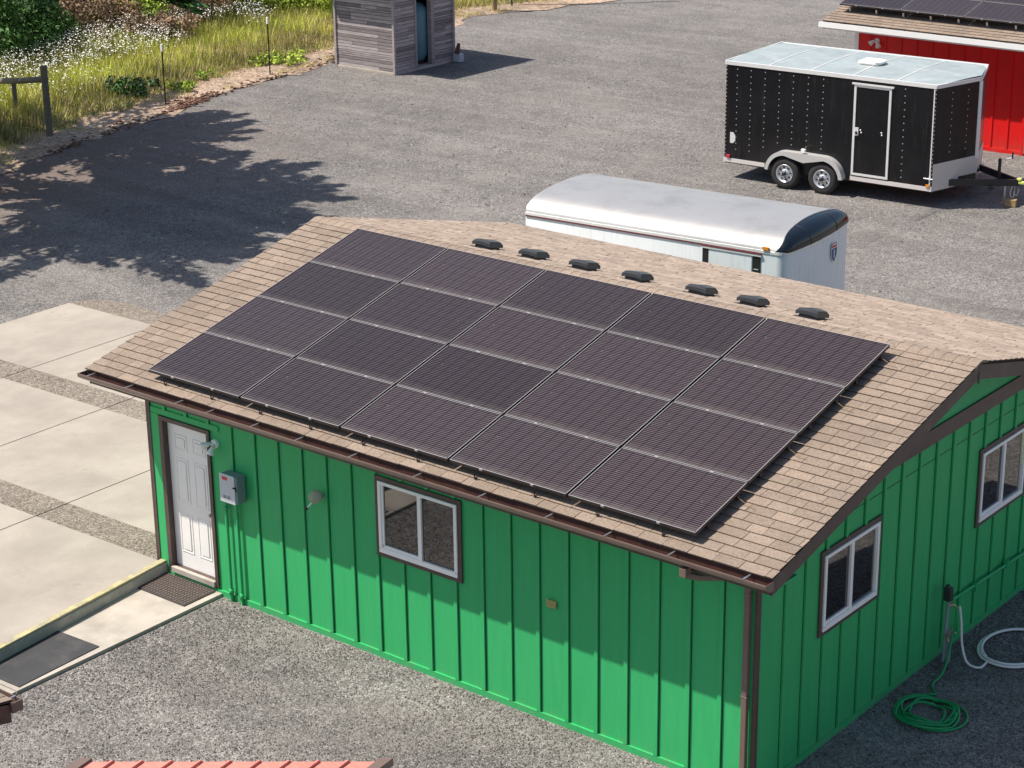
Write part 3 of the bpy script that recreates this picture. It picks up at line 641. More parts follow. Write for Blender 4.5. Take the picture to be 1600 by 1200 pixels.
# ------------------------------------------------------------------ water post and hoses
def hoses():
    t = thing('water_post', 'grey metal water post with dark valve box and brass taps beside the gable wall', 'water post', (9.36, 4.0, 0))
    b = MB(); b.tube([(0, 0, 0), (.02, .0, .86)], .022, 0, 8); b.box((.03, .0, -.01), (.075, .04, .42), 0); b.build('pipe', 'post_grey', t)
    b = MB(); b.box((-.04, -.03, .80), (.05, .06, .97)); b.lathe((.0, .01, .97), (0, 0, 1), [(0, .035), (.03, .03), (.045, .0)]); b.build('valve_box', 'post_dark', t, bevel=.01)
    for z, y in ((.74, .10), (.36, -.08), (.40, .10)):
        b = MB(); b.tube([(.01, 0, z), (.06, y*.6, z), (.09, y, z-.05)], .016, 0, 8); b.tube([(.05, y*.5, z+.005), (.05, y*.5, z+.06)], .008, 0, 6); b.build('tap', 'brass', t)
    def coil(cx, cy, rx, n, rot, seed, rads, z0=.02):
        rg = random.Random(seed); pts = []; 
        for k in range(n*40):
            a = 2*math.pi*k/40; f = k/(n*40); r_ = rads(f, a)
            ox = .05*math.sin(a*.37+1)*rx; oy = .05*math.cos(a*.41)*rx
            x, y = math.cos(a+rot)*r_*rx+ox, math.sin(a+rot)*r_*rx+oy
            pts.append((cx+x, cy+y, z0+.004+.05*abs(math.sin(a*1.31+f*9))*(f > .15)))
        return pts
    # green hose: down from the tap, then a loose heap
    lead = [(9.45, 4.08, .72), (9.47, 4.05, .55), (9.46, 3.98, .30), (9.50, 3.80, .10), (9.54, 3.60, .03), (9.56, 3.35, .025)]
    c = coil(9.84, 2.72, .40, 7, 1.9, 3, lambda f, a: 1.0-.42*f+.14*math.sin(a*1.23+2))
    b = MB(); b.tube(smooth(lead+c[:1])+c[1:], .016, 0, 6)
    tag(b.build('garden_hose', 'hose_green'), 'green garden hose heaped in a coil on the gravel by the gable wall', 'hose')
    lead = [(9.46, 4.14, .70), (9.49, 4.15, .5), (9.53, 4.13, .22), (9.65, 4.05, .05), (9.80, 4.08, .02)]
    c = []
    for k in range(3*44):
        a = -1.9+2*math.pi*k/44; r_ = .50+.03*math.sin(a*.33); c.append((9.92+math.cos(a)*r_*.80, 4.80+math.sin(a)*r_*1.05, .02+.012*(k//44)))
    b = MB(); b.tube(smooth(lead+c[:1])+c[1:], .016, 0, 6)
    tag(b.build('garden_hose', 'hose_white'), 'white garden hose laid in wide loops on the shaded gravel', 'hose')
def smooth(P, n=8):
    P = [Vector(p) for p in P]; out = []
    Q = [P[0]]+P+[P[-1]]
    for i in range(1, len(Q)-2):
        p0, p1, p2, p3 = Q[i-1:i+3]
        for k in range(n):
            t = k/n; out.append(.5*((2*p1)+(-p0+p2)*t+(2*p0-5*p1+4*p2-p3)*t*t+(-p0+3*p1-3*p2+p3)*t**3))
    out.append(P[-1]); return [tuple(v) for v in out]
hoses()
# ------------------------------------------------------------------ black cargo trailer
def wheel(par, x, y, z, r_=.345, wd=.2):
    """wheel facing local -y"""
    w_ = MB(); w_.lathe((x, y+wd, z), (0, -1, 0), [(0, .17), (.0, r_-.05), (.02, r_-.01), (.05, r_), (wd-.05, r_), (wd-.02, r_-.01), (wd, r_-.05), (wd+.002, r_-.11), (wd-.01, .20)], 0, 36)
    wh = w_.build('wheel', 'tyre', par)
    k = MB(); k.lathe((x, y, z), (0, -1, 0), [(-.02, .205), (.006, .20), (-.004, .185), (-.035, .17), (-.03, .10), (-.005, .085), (.0, .045), (.0, .0)], 0, 32)
    rm = k.build('rim', 'rim', wh)
    h = MB()
    for q in range(8):
        a = 2*math.pi*q/8+.2; h.lathe((x+math.cos(a)*.135, y+.025, z+math.sin(a)*.135), (0, -1, 0), [(0, .021), (.0115, .021), (.012, 0)], 0, 10)
    h.lathe((x, y, z), (0, -1, 0), [(0, .045), (.05, .042), (.06, .03), (.061, 0)], 0, 16)
    for q in range(5):
        a = 2*math.pi*q/5; h.lathe((x+math.cos(a)*.075, y, z+math.sin(a)*.075), (0, -1, 0), [(0, .012), (.02, .012), (.021, 0)], 0, 6)
    h.build('hub', 'hub_dark', wh)
    return wh
def black_trailer():
    Lt, Wt, zb, zt = 4.98, 2.60, .44, 2.62          # local: x along, y away from camera, side at y=0
    t = thing('cargo_trailer', 'black enclosed cargo trailer with silver roof and white side door, beside the red building', 'trailer', (-5.24, 21.5, GZ), R(3.4))
    b = MB(); nose = (Lt+.42, Wt/2)
    plan = [(0, 0), (Lt, 0), nose, (Lt, Wt), (0, Wt)]
    b.prism([(x, y, zb) for x, y in plan], (0, 0, zt-zb)); body = b
    # roof sheet, slightly crowned with bows, alu perimeter
    rf = MB(); n = 10
    for i in range(n):
        y0, y1 = Wt*i/n, Wt*(i+1)/n; h = lambda y: .005+.045*math.sin(math.pi*y/Wt)
        xe = lambda y: Lt+.42*(1-abs(y-Wt/2)/(Wt/2))
        rf.add([(0, y0, zt+h(y0)), (xe(y0), y0, zt+h(y0)), (xe(y1), y1, zt+h(y1)), (0, y1, zt+h(y1))], [(0, 1, 2, 3)], 0, True)
    r_o = rf.build('roof', 'alu_roof', t)
    for x in (1.02, 2.04, 3.04, 4.06):
        s_ = MB(); A = []; B = []
        for i in range(n+1):
            y = Wt*i/n; A.append((x-.018, y, zt+.011+.045*math.sin(math.pi*y/Wt))); B.append((x+.018, y, zt+.011+.045*math.sin(math.pi*y/Wt)))
        s_.strip(A, B); s_.build('roof_seam', 'alu', r_o)
    v = MB(); v.prism([(2.72, 1.02, zt+.04), (3.13, 1.02, zt+.04), (3.13, 1.40, zt+.04), (2.72, 1.40, zt+.04)], (0, 0, .035)); v.prism([(2.68, .98, zt+.085), (3.10, .98, zt+.085), (3.20, 1.1, zt+.085), (3.20, 1.32, zt+.085), (3.10, 1.44, zt+.085), (2.68, 1.44, zt+.085)], (0, 0, .045)); v.build('roof_vent', 'white_paint', r_o, bevel=.015)
    tr = MB()
    tr.box((-.03, -.018, zt-.06), (Lt, -.0, zt+.02)); tr.box((-.03, -.0, zt+.006), (Lt, .05, zt+.02))
    tr.box((-.03, Wt, zt-.06), (Lt, Wt+.018, zt+.02)); tr.box((-.03, Wt-.05, zt+.006), (Lt, Wt, zt+.02)); tr.box((-.035, 0, zt-.05), (-.0, Wt, zt+.03))
    for (xa, ya), (xb, yb) in (((Lt, 0), nose), (nose, (Lt, Wt))):
        d = Vector((xb-xa, yb-ya, 0)); nn = Vector((d.y, -d.x, 0)).normalized(); tr.obox(Vector((xa, ya, zt-.06)), d, nn*.018, (0, 0, .08)); tr.obox(Vector((xa, ya, zt+.006))-nn*.04, d, nn*.04, (0, 0, .016))
    tr.build('roof_trim', 'alu', t)
    tr = MB(); tr.box((-.02, -.014, zb-.06), (1.02, 0, zb+.03)); tr.box((3.10, -.014, zb-.06), (Lt+.01, 0, zb+.03)); tr.box((0, .02, zb-.09), (Lt, Wt-.02, zb), 1)
    tr.build('lower_trim', ['alu_pink', 'black'], t)
    # corner trim at nose joint, nose post
    c = MB(); c.box((Lt-.055, -.014, zb), (Lt-.03, .0, zt-.06)); c.lathe((nose[0]-.02, nose[1], zb+.45), (0, 0, 1), [(0, .055), (zt-zb-.51, .055)], 0, 12)
    c.build('corner_trim', 'alu', t)
    # rivets
    rv = body
    def dot(p, nx, ny):
        o = Vector(p); d = Vector((nx, ny, 0)); s_ = Vector((-ny, nx, 0))*.011; u = Vector((0, 0, .011)); rv.add([o-s_-u+d*.004, o+s_-u+d*.004, o+s_+u+d*.004, o-s_+u+d*.004], [(0, 1, 2, 3)], 1)
    for x in (.28, .62, .97, 1.32, 1.66, 2.02, 2.38, 4.28):
        z0 = {.28: .62, .62: .58, .97: .78, 1.32: .86, 1.66: .95, 2.02: .93, 2.38: .82, 4.28: .58}[x]; z = zt-.14
        while z > z0: dot((x, 0, z), 0, -1); z -= .138 if x != 4.28 else .145
    z = zt-.09
    while z > zb+.05: dot((Lt-.012, 0, z), 0, -1); dot((.015, 0, z), 0, -1); z -= .085
    nv = Vector((Wt/2, -.42, 0)).normalized(); dv = Vector((.42, Wt/2, 0))
    for f_ in (.36, .72):
        z = zt-.2
        while z > zb+.62: p = Vector((Lt, 0, z))+dv*f_; dot(p, nv.x, nv.y); z -= .14
    rv.build('body', ['trailer_black', 'rivet'], t)
    # stone guard on both nose faces
    g = MB()
    for sgn in (0, 1):
        o = Vector((Lt, 0 if not sgn else Wt, 0)); d = dv if not sgn else Vector((.42, -Wt/2, 0)); nn = nv if not sgn else Vector((Wt/2, .42, 0)).normalized()
        g.obox(Vector((o.x, o.y, zb-.06))+nn*.001+d*.01, d*.58, nn*.012, (0, 0, .58)); g.obox(Vector((o.x, o.y, zb+.14))+nn*.001+d*.5901, d*.42, nn*.012, (0, 0, .38))
    g.build('stone_guard', 'stone_guard', t)
    # side door
    x0, x1, z0, z1 = 3.18, 4.30-.06, .50, 2.46
    d = MB(); x0, x1 = 3.12, 3.98
    x0 += .0
    d.box((x0, -.026, z0), (x0+.05, -.001, z1)); d.box((x1-.05, -.026, z0), (x1, -.001, z1)); d.box((x0+.05, -.026, z0), (x1-.05, -.001, z0+.05)); d.box((x0+.05, -.026, z1-.05), (x1-.05, -.001, z1)); d.box((x0-.05, -.045, z1+.003), (x1+.05, -.001, z1+.035))
    do = d.build('door', 'alu', t)
    k = MB(); k.box((x0+.05, -.012, z0+.05), (x1-.05, -.001, z1-.05)); k.build('door_panel', 'trailer_black', do)
    k = MB(); k.box((x0+.06, -.045, 1.37), (x0+.14, -.012, 1.54)); k.box((x0+.075, -.06, 1.40), (x0+.12, -.045, 1.46), 1)
    for px, pz in ((x0+.18, 1.49), (x0+.20, 1.44), (x1-.19, 1.49), (x1-.18, 1.44)): k.lathe((px, -.012, pz), (0, -1, 0), [(0, .018), (.012, .018), (.013, 0)], 0, 10)
    k.build('handle', ['alu', 'hub_dark'], do)
    # fenders: twin arch
    f = MB(); cx = [1.60, 2.51]; R_ = .46; z0w = .345; A = []; 
    prof = []
    for k in range(10): a = math.pi*(1-.03)-k*(math.pi*.45)/9; prof.append((cx[0]+R_*math.cos(a)*1.06, z0w+R_*math.sin(a)*1.08))
    prof.append(((cx[0]+cx[1])/2, z0w+R_*1.09))
    for k in range(10): a = math.pi*.48-k*(math.pi*.45)/9; prof.append((cx[1]+R_*math.cos(a)*1.06, z0w+R_*math.sin(a)*1.08))
    A = [(x, -.19, z) for x, z in prof]; B = [(x, 0, z) for x, z in prof]
    f.strip(A, B, 0, True)
    inner = []
    for k in range(21):
        x, z = prof[k]; xm = (cx[0]+cx[1])/2
        ce = cx[0] if x < xm else cx[1]; dx, dz = x-ce, z-z0w; q = math.hypot(dx, dz); inner.append((ce+dx/q*(R_-.055) if abs(x-xm) > .02 else xm, z0w+dz/q*(R_-.055) if abs(x-xm) > .02 else z0w+.30))
    f.strip(A, [(x, -.195, z) for x, z in inner], 0, False); f.strip([(x, -.185, z-.004) for x, z in prof], [(x, -.185, z) for x, z in inner], 0, False)
    f.box((2.0, -.20, .885), (2.09, -.13, .95), 1)
    f.build('fender', ['fender_alu', 'white_paint'], t)
    k = MB(); k.strip([(x, .0-.004, z+.0) for x, z in prof], [(x, -.004, z+.07) for x, z in prof]); k.build('fender_backing', 'trailer_black', t)
    for x in cx:
        wheel(t, x, -.165, .345)
        w2_ = MB(); w2_.lathe((x, Wt+.19, .345), (0, -1, 0), [(0, 0), (0, .30), (.03, .345), (.17, .345), (.2, .30), (.2, 0)], 0, 24); w2_.build('wheel', 'tyre', t)
    k = MB(); k.box((1.2, .35, .3), (2.95, Wt-.35, .43)); k.build('axle', 'black', t)
    # small side items
    k = MB(); k.prism([(.14, -.016, .82), (.22, -.016, .82), (.27, -.016, .88), (.27, -.016, .99), (.22, -.016, 1.06), (.14, -.016, 1.06)], (0, .015, 0)); k.build('side_vent', 'alu', t)
    k = MB(); k.box((.06, -.04, .49), (.15, -.001, .55)); k.build('marker_light', 'shield_red', t)
    k = MB(); k.box((Lt-.12, -.035, .47), (Lt-.04, -.001, .52)); k.build('marker_light', 'amber', t)
    k = MB(); k.tube([(Lt-.17, -.03, .65), (Lt+.03, -.03, .65)], .012, 0, 6); k.box((Lt-.05, -.04, .62), (Lt-.02, 0, .69)); k.build('door_catch', 'alu', t)
    # tongue
    k = MB(); tip = Vector((Lt+1.42, Wt/2, .42))
    for s_ in (-1, 1):
        a = Vector((Lt-.1, Wt/2+s_*.95, .42)); d = tip-a; k.obox(a-Vector((0, .03, .0)), d, (0, .06, 0), (0, 0, .14))
    k.obox((Lt+.2, Wt/2-.55, .45), (.06, 0, 0), (0, 1.1, 0), (0, 0, .08)); k.build('tongue', 'hub_dark', t)
    k = MB(); k.tube([(Lt+.95, Wt/2, .35), (Lt+.95, Wt/2, .95)], .035, 0, 10); k.tube([(Lt+.95, Wt/2, .93), (Lt+1.22, Wt/2+.0, 1.0)], .010, 1, 6); k.tube([(Lt+1.22, Wt/2, .98), (Lt+1.22, Wt/2, 1.12)], .018, 0, 6); k.build('jack', ['black', 'alu'], t)
    k = MB(); k.tube([(Lt+1.1, Wt/2, .0), (Lt+1.1, Wt/2, .38)], .03, 0, 8); k.box((Lt+1.03, Wt/2-.07, .0), (Lt+1.17, Wt/2+.07, .012)); k.build('jack_foot', 'galv', t)
    k = MB(); k.box((Lt+1.32, Wt/2-.04, .46), (Lt+1.54, Wt/2+.04, .53)); k.box((Lt+1.36, Wt/2-.05, .53), (Lt+1.46, Wt/2+.05, .59)); k.build('coupler', 'yellow_green', t, bevel=.02)
    for s_ in (-.08, .08):
        k = MB(); k.tube(smooth([(Lt+1.30, Wt/2+s_, .44), (Lt+1.27, Wt/2+s_*1.4, .25), (Lt+1.33, Wt/2+s_*1.2, .17), (Lt+1.36, Wt/2+s_*1.5, .32)]), .013, 0, 6); k.build('safety_chain', 'galv', t)
    k = MB(); k.box((Lt+.9, Wt/2-.45, .37), (Lt+1.0, Wt/2-.38, .42)); k.build('tongue_plug', 'black', t)
    return t
black_trailer()
wb = MB(); wb.box((-.12, -.09, 0), (.12, .09, .07), 0); wb.box((-.115, -.085, .072), (.115, .088, .145), 0)
o = wb.build('wood_block', 'wood_tan', bevel=.004); o.location = (.98, 23.02, GZ+.004); o.rotation_euler = (0, 0, R(12)); tag(o, 'stack of tan wood blocks under the coupler of the black trailer', 'wood block')
# ------------------------------------------------------------------ white trailer behind the workshop
def white_trailer():
    Lt, Wt, ze = 4.90, 2.40, 2.20                 # local, side at y=0, edge height above ground
    t = thing('cargo_trailer', 'white enclosed trailer with rounded silver roof and black nose cap behind the workshop', 'trailer', (-1.86, 10.14, GZ), R(5.2))
    def plan(e=0, rc=.16, n=6, bow=.10):
        P = [(0-e, 0-e)]
        for k in range(n+1): a = -math.pi/2+math.pi/2*k/n; P.append((Lt-rc+(rc+e)*math.cos(a), rc+(rc+e)*math.sin(a)))
        for k in range(1, 6): f = k/6; P.append((Lt+e+bow*math.sin(math.pi*f), rc+(Wt-2*rc)*f))
        for k in range(n+1): a = math.pi/2*k/n; P.append((Lt-rc+(rc+e)*math.cos(a), Wt-rc+(rc+e)*math.sin(a)))
        P.append((0-e, Wt+e)); return P
    b = MB(); b.prism([(x, y, .42) for x, y in plan()], (0, 0, ze-.42), 0, True)
    bo = b.build('body', 'trailer_white', t)
    # arched roof
    def arch(f):          # f 0..1 across, returns height
        y = f*Wt; rr = .42; H = .19; e = min(y, Wt-y)
        base = H*math.sqrt(max(0, 1-(1-min(e/rr, 1))**2)); return base+.10*math.sin(math.pi*f)
    F = sorted(set([0, .004, .012, .025, .04, .06, .08, .10, .12, .145]+[.2, .3, .4, .5, .6, .7, .8]+[1-v for v in (.145, .12, .10, .08, .06, .04, .025, .012, .004, 0)]))
    xr = Lt-.34; rings = []
    nx = 14; r_ = MB()
    def front(f): return Lt+.10*math.sin(math.pi*f)-.16*(1-math.sqrt(max(0, 1-(1-min(min(f, 1-f)*Wt/.16, 1))**2)))
    def xend(f): return front(f)-.03-.30*math.sin(math.pi*f)**.6
    ringsV = [[(0+(xend(f))*i/nx, f*Wt, ze+.03+arch(f)) for f in F] for i in range(nx+1)]
    V = [v for rg_ in ringsV for v in rg_]; m_ = len(F)
    r_.add(V, [(i*m_+k, (i+1)*m_+k, (i+1)*m_+k+1, i*m_+k+1) for i in range(nx) for k in range(m_-1)], 0, True)
    r_.add([(0, f*Wt, ze+.03+arch(f)) for f in F], [tuple(range(m_-1, -1, -1))], 0)
    r_.build('roof', 'silver_roof', t)
    # glossy black nose dome between the roof end and the front edge
    d = MB(); nt_ = 10; V = []
    for j in range(nt_+1):
        a = math.pi/2*j/nt_
        for f in F:
            # front edge curve
            bowx = front(f)
            V.append((xend(f)+(bowx-xend(f)+.01)*math.sin(a), f*Wt, ze+.03+arch(f)*(math.cos(a)**.8 if j < nt_ else 0)))
    d.add(V, [(j*m_+k, (j+1)*m_+k, (j+1)*m_+k+1, j*m_+k+1) for j in range(nt_) for k in range(m_-1)], 0, True)
    nd = d.build('nose_cap', 'dome', t)
    k = MB(); k.tube([(xend(f)+.002, f*Wt, ze+.036+arch(f)) for f in F], .014, 0, 6); 
    for f in (.33, .66):
        k.tube([(V[j*m_+F.index(min(F, key=lambda q: abs(q-f)))][0], V[j*m_+F.index(min(F, key=lambda q: abs(q-f)))][1], V[j*m_+F.index(min(F, key=lambda q: abs(q-f)))][2]) for j in range(nt_+1)], .008, 1, 5)
    k.build('nose_trim', ['silver_roof', 'black'], nd)
    # trims under the roof edge
    p = plan(.012); k = MB(); n = len(p)
    k.strip([(x, y, ze-.01) for x, y in p], [(x, y, ze+.035) for x, y in p], 0); k.strip([(x, y, ze+.035) for x, y in p], [(x*.998, y, ze+.036) for x, y in plan(-.02)], 0)
    k.build('edge_trim', 'alu', t)
    k = MB(); k.box((0, -.016, ze-.035), (3.42, -.001, ze-.012)); k.build('stripe', 'maroon', t)
    # side door/window with dark posts
    k = MB(); x0, x1 = 3.42, 4.46
    k.box((x0-.02, -.03, ze-.075), (x1+.02, -.001, ze-.042), 1); k.box((x0-.02, -.035, ze-.04), (x1+.02, -.001, ze-.018), 0)
    aw = k.build('window', ['maroon', 'alu'], t)
    k = MB(); k.box((x0, -.014, .7), (x0+.10, -.002, ze-.076)); k.build('side_post', 'black', aw)
    k = MB(); k.box((x1-.13, -.014, .7), (x1, -.002, ze-.076)); k.box((x1-.11, -.02, ze-.30), (x1-.03, -.0145, ze-.29), 1); k.build('side_post', ['black', 'alu'], aw)
    k = MB(); k.box((x0+.115, -.018, .75), (x1-.145, -.002, ze-.09)); k.build('pane', 'trailer_white', aw, bevel=.012)
    k = MB(); k.box((4.50, -.03, ze+.05), (4.60, .01, ze+.10)); k.build('marker_light', 'amber', t)
    # road shield decal on the front face
    sh = MB(); fx = Lt+.10*math.sin(math.pi*.55)+.012; cy, cz = 1.30+.25, ze-.30
    def S2(u, v, o=0): return (fx+o, cy+u*.7, cz+v*.75)
    out = [(-.13, .17), (-.15, .10), (-.155, .0), (-.13, -.1), (-.07, -.18), (0, -.23), (.07, -.18), (.13, -.1), (.155, .0), (.15, .10), (.13, .17)]
    sh.prism([S2(u, v) for u, v in [(-.125, .22), (-.15, .10), (-.16, .0), (-.135, -.1), (-.075, -.19), (0, -.245), (.075, -.19), (.135, -.1), (.16, .0), (.15, .10), (.125, .22), (0, .20)]], (.004, 0, 0), 2)
    sh.prism([S2(u*.93, v*.95, .0045) for u, v in out[1:-1]+[(.14, .09), (-.14, .09)]], (.001, 0, 0), 0)
    sh.prism([S2(u, v, .0045) for u, v in [(-.135, .105), (.135, .105), (.118, .205), (-.118, .205)]], (.001, 0, 0), 1)
    sh.prism([S2(u, v, .006) for u, v in [(-.02, -.14), (.02, -.14), (.02, .06), (-.02, .06)]], (.001, 0, 0), 2)
    sh.box((fx+.006, cy-.065, cz+.12), (fx+.007, cy+.065, cz+.14), 2)
    dcl = sh.build('road_shield_decal', ['shield_blue', 'shield_red', 'white_paint'], t)
    # running gear (mostly hidden by the workshop)
    k = MB(); k.box((.02, .05, .32), (Lt-.05, Wt-.05, .42)); k.build('frame', 'black', t)
    for x in (1.75, 2.65):
        for y in (-.0, Wt-.2):
            w_ = MB(); w_.lathe((x, y+.2, .345), (0, -1, 0), [(0, 0), (0, .30), (.03, .345), (.17, .345), (.2, .30), (.2, .18), (.18, .16), (.19, 0)], 0, 24); w_.build('wheel', 'tyre', t)
    k = MB(); k.tube([(Lt-.1, .5, .37), (Lt+1.2, Wt/2, .42)], .04, 0, 6); k.tube([(Lt-.1, Wt-.5, .37), (Lt+1.2, Wt/2, .42)], .04, 0, 6); k.tube([(Lt+.9, Wt/2, .0), (Lt+.9, Wt/2, .9)], .03, 0, 8); k.build('tongue', 'black', t)
white_trailer()
# ------------------------------------------------------------------ red building
def red_building():
    t = thing('red_building', 'bright red board and batten building with white gutter and solar panels, behind the black trailer', 'building', (-5.3, 27.3, GZ))
    W, Dp, he, of, ox = 11.0, 7.4, 2.72, .55, .62
    b = MB(); b.box((0, 0, -.1), (W, .12, he)); b.box((0, Dp-.12, -.1), (W, Dp, he))
    ap = he+.2436*(Dp/2)
    for X in (0, W-.12): b.prism([(X, .12, -.1), (X, Dp-.12, -.1), (X, Dp-.12, he), (X, Dp/2, ap), (X, .12, he)], (.12, 0, 0))
    k = 1
    while k*.41 < W: b.box((k*.41-.045, -.02, .08), (k*.41, .002, he)); k += 1
    b.box((.0, -.025, -.1), (W, .001, .09)); b.build('wall', 'red_wall', t)
    d = MB(); d.box((4.45, -.05, .0), (4.52, .0, 2.2)); d.box((4.52, -.05, 2.12), (7.0, .0, 2.2)); d.box((4.52, -.03, .06), (7.0, -.003, 2.12), 1); d.build('door', ['red_wall', 'white_frame'], t)
    c = MB(); c.box((-.03, -.03, -.1), (.07, -.0, he)); c.box((-.03, 0, -.1), (0, .08, he)); c.build('corner_board', 'white_frame', t)
    us = Vector((0, 1, .2436)).normalized(); n = Vector((0, -.2436, 1)).normalized(); Sl = (Dp/2+of)*math.hypot(1, .2436)
    us2 = Vector((0, -1, .2436)).normalized(); n2 = Vector((0, .2436, 1)).normalized(); ez = he-.2436*of+.12
    r_ = MB(); r_.obox((-ox, -of, ez-.03), (W+2*ox, 0, 0), us*Sl, n*.028, 1); r_.obox((-ox, Dp+of, ez-.03), (W+2*ox, 0, 0), us2*Sl, n2*.028, 1)
    rf = r_.build('roof', ['shingle', 'felt'], t)
    f = MB(); shingle_field(f, (-ox-.02, -of-.03, ez), (1, 0, 0), us, n, W+2*ox, Sl+.03, seed=31); f.build('shingles', ['shingle', 'shingle_edge'], rf)
    f = MB(); f.obox((-ox-.02, Dp+of+.02, ez), (W+2*ox, 0, 0), us2*Sl, n2*.01); f.build('shingles', 'shingle_back', rf)
    g = MB(); g.box((-ox-.05, -of-.13, ez-.14), (W+ox, -of-.115, ez-.02)); g.box((-ox-.05, -of-.115, ez-.14), (W+ox, -of-.01, ez-.125)); g.box((-ox-.05, -of-.115, ez-.125), (-ox-.04, -of-.01, ez-.03)); g.box((-ox-.03, -of-.01, ez-.19), (W+ox, -of+.01, ez-.03))
    gt = g.build('gutter', 'white_frame', t)
    for x in [-.1+.85*i for i in range(14)]:
        h = MB(); h.box((x, -of-.113, ez-.03), (x+.025, -of-.011, ez-.022)); h.build('gutter_hanger', 'galv', gt)
    k = MB(); k.obox((-ox, -of, ez-.031), (.03, 0, 0), us*Sl, (0, 0, -.15)); k.obox((-ox, Dp+of, ez-.031), (.03, 0, 0), us2*Sl, (0, 0, -.15)); k.build('rake_board', 'white_frame', t)
    k = MB(); k.box((-ox+.03, -of+.011, ez-.2), (W+ox, -.001, ez-.185)); k.build('soffit', 'white_frame', t)
    # solar panels
    pr = solar_panel(1.645-.022, .99-.016); rm = Matrix(((1, 0, 0), (0, us.y, n.y), (0, us.z, n.z))).to_4x4(); first = True
    x00 = -.45
    rr = ['bottom row', 'second row']; cc = ['leftmost', 'second from left', 'third from left']
    for j in range(2):
        for i in range(3):
            o = pr if first else dup(pr); first = False
            pos = Vector((-5.3, 27.3, GZ))+Vector((x00+i*1.645, -of, ez))+us*(.52+j*.99)+n*.20
            mw = rm.copy(); mw.translation = pos; o.rotation_euler = mw.to_euler(); o.location = pos
            o['label'] = 'black solar panel on the red building, %s, %s' % (rr[j], cc[i]); o['category'] = 'solar panel'; o['group'] = 'solar panels on the red building roof'
    k = MB()
    for j in range(2):
        for f_ in (.2, .8): k.obox(Vector((x00+.03, -of, ez))+us*(.52+(j+f_)*.99)+n*.13, (4.9, 0, 0), us*.04, n*.065)
    for i in range(7): k.obox(Vector((x00+.2+i*.72, -of, ez))+us*.60+n*.012, (.045, 0, 0), us*.04, n*.12, 1)
    o = k.build('panel_rails', ['frame_black', 'galv']); o.location = (-5.3, 27.3, GZ); tag(o, 'metal rails and feet under the solar panels on the red building', 'mounting rails')
    t2 = thing('flood_light', 'white twin flood light high on the red wall behind the black trailer', 'flood light', (-4.74, 27.3, 2.42))
    b = MB(); b.lathe((0, 0, 0), (0, -1, 0), [(0, .07), (.03, .065), (.04, .05), (.041, 0)]); b.build('mount', 'white_paint', t2)
    for d, o in (((-.6, -.6, -.5), (-.05, -.07, .0)), ((.5, -.5, -.7), (.05, -.07, -.03))):
        b = MB(); b.lathe(o, d, [(-.02, .0), (-.02, .03), (.03, .04), (.09, .06), (.12, .065), (.121, 0)], 0, 14); b.build('lamp_head', 'white_paint', t2)
red_building()
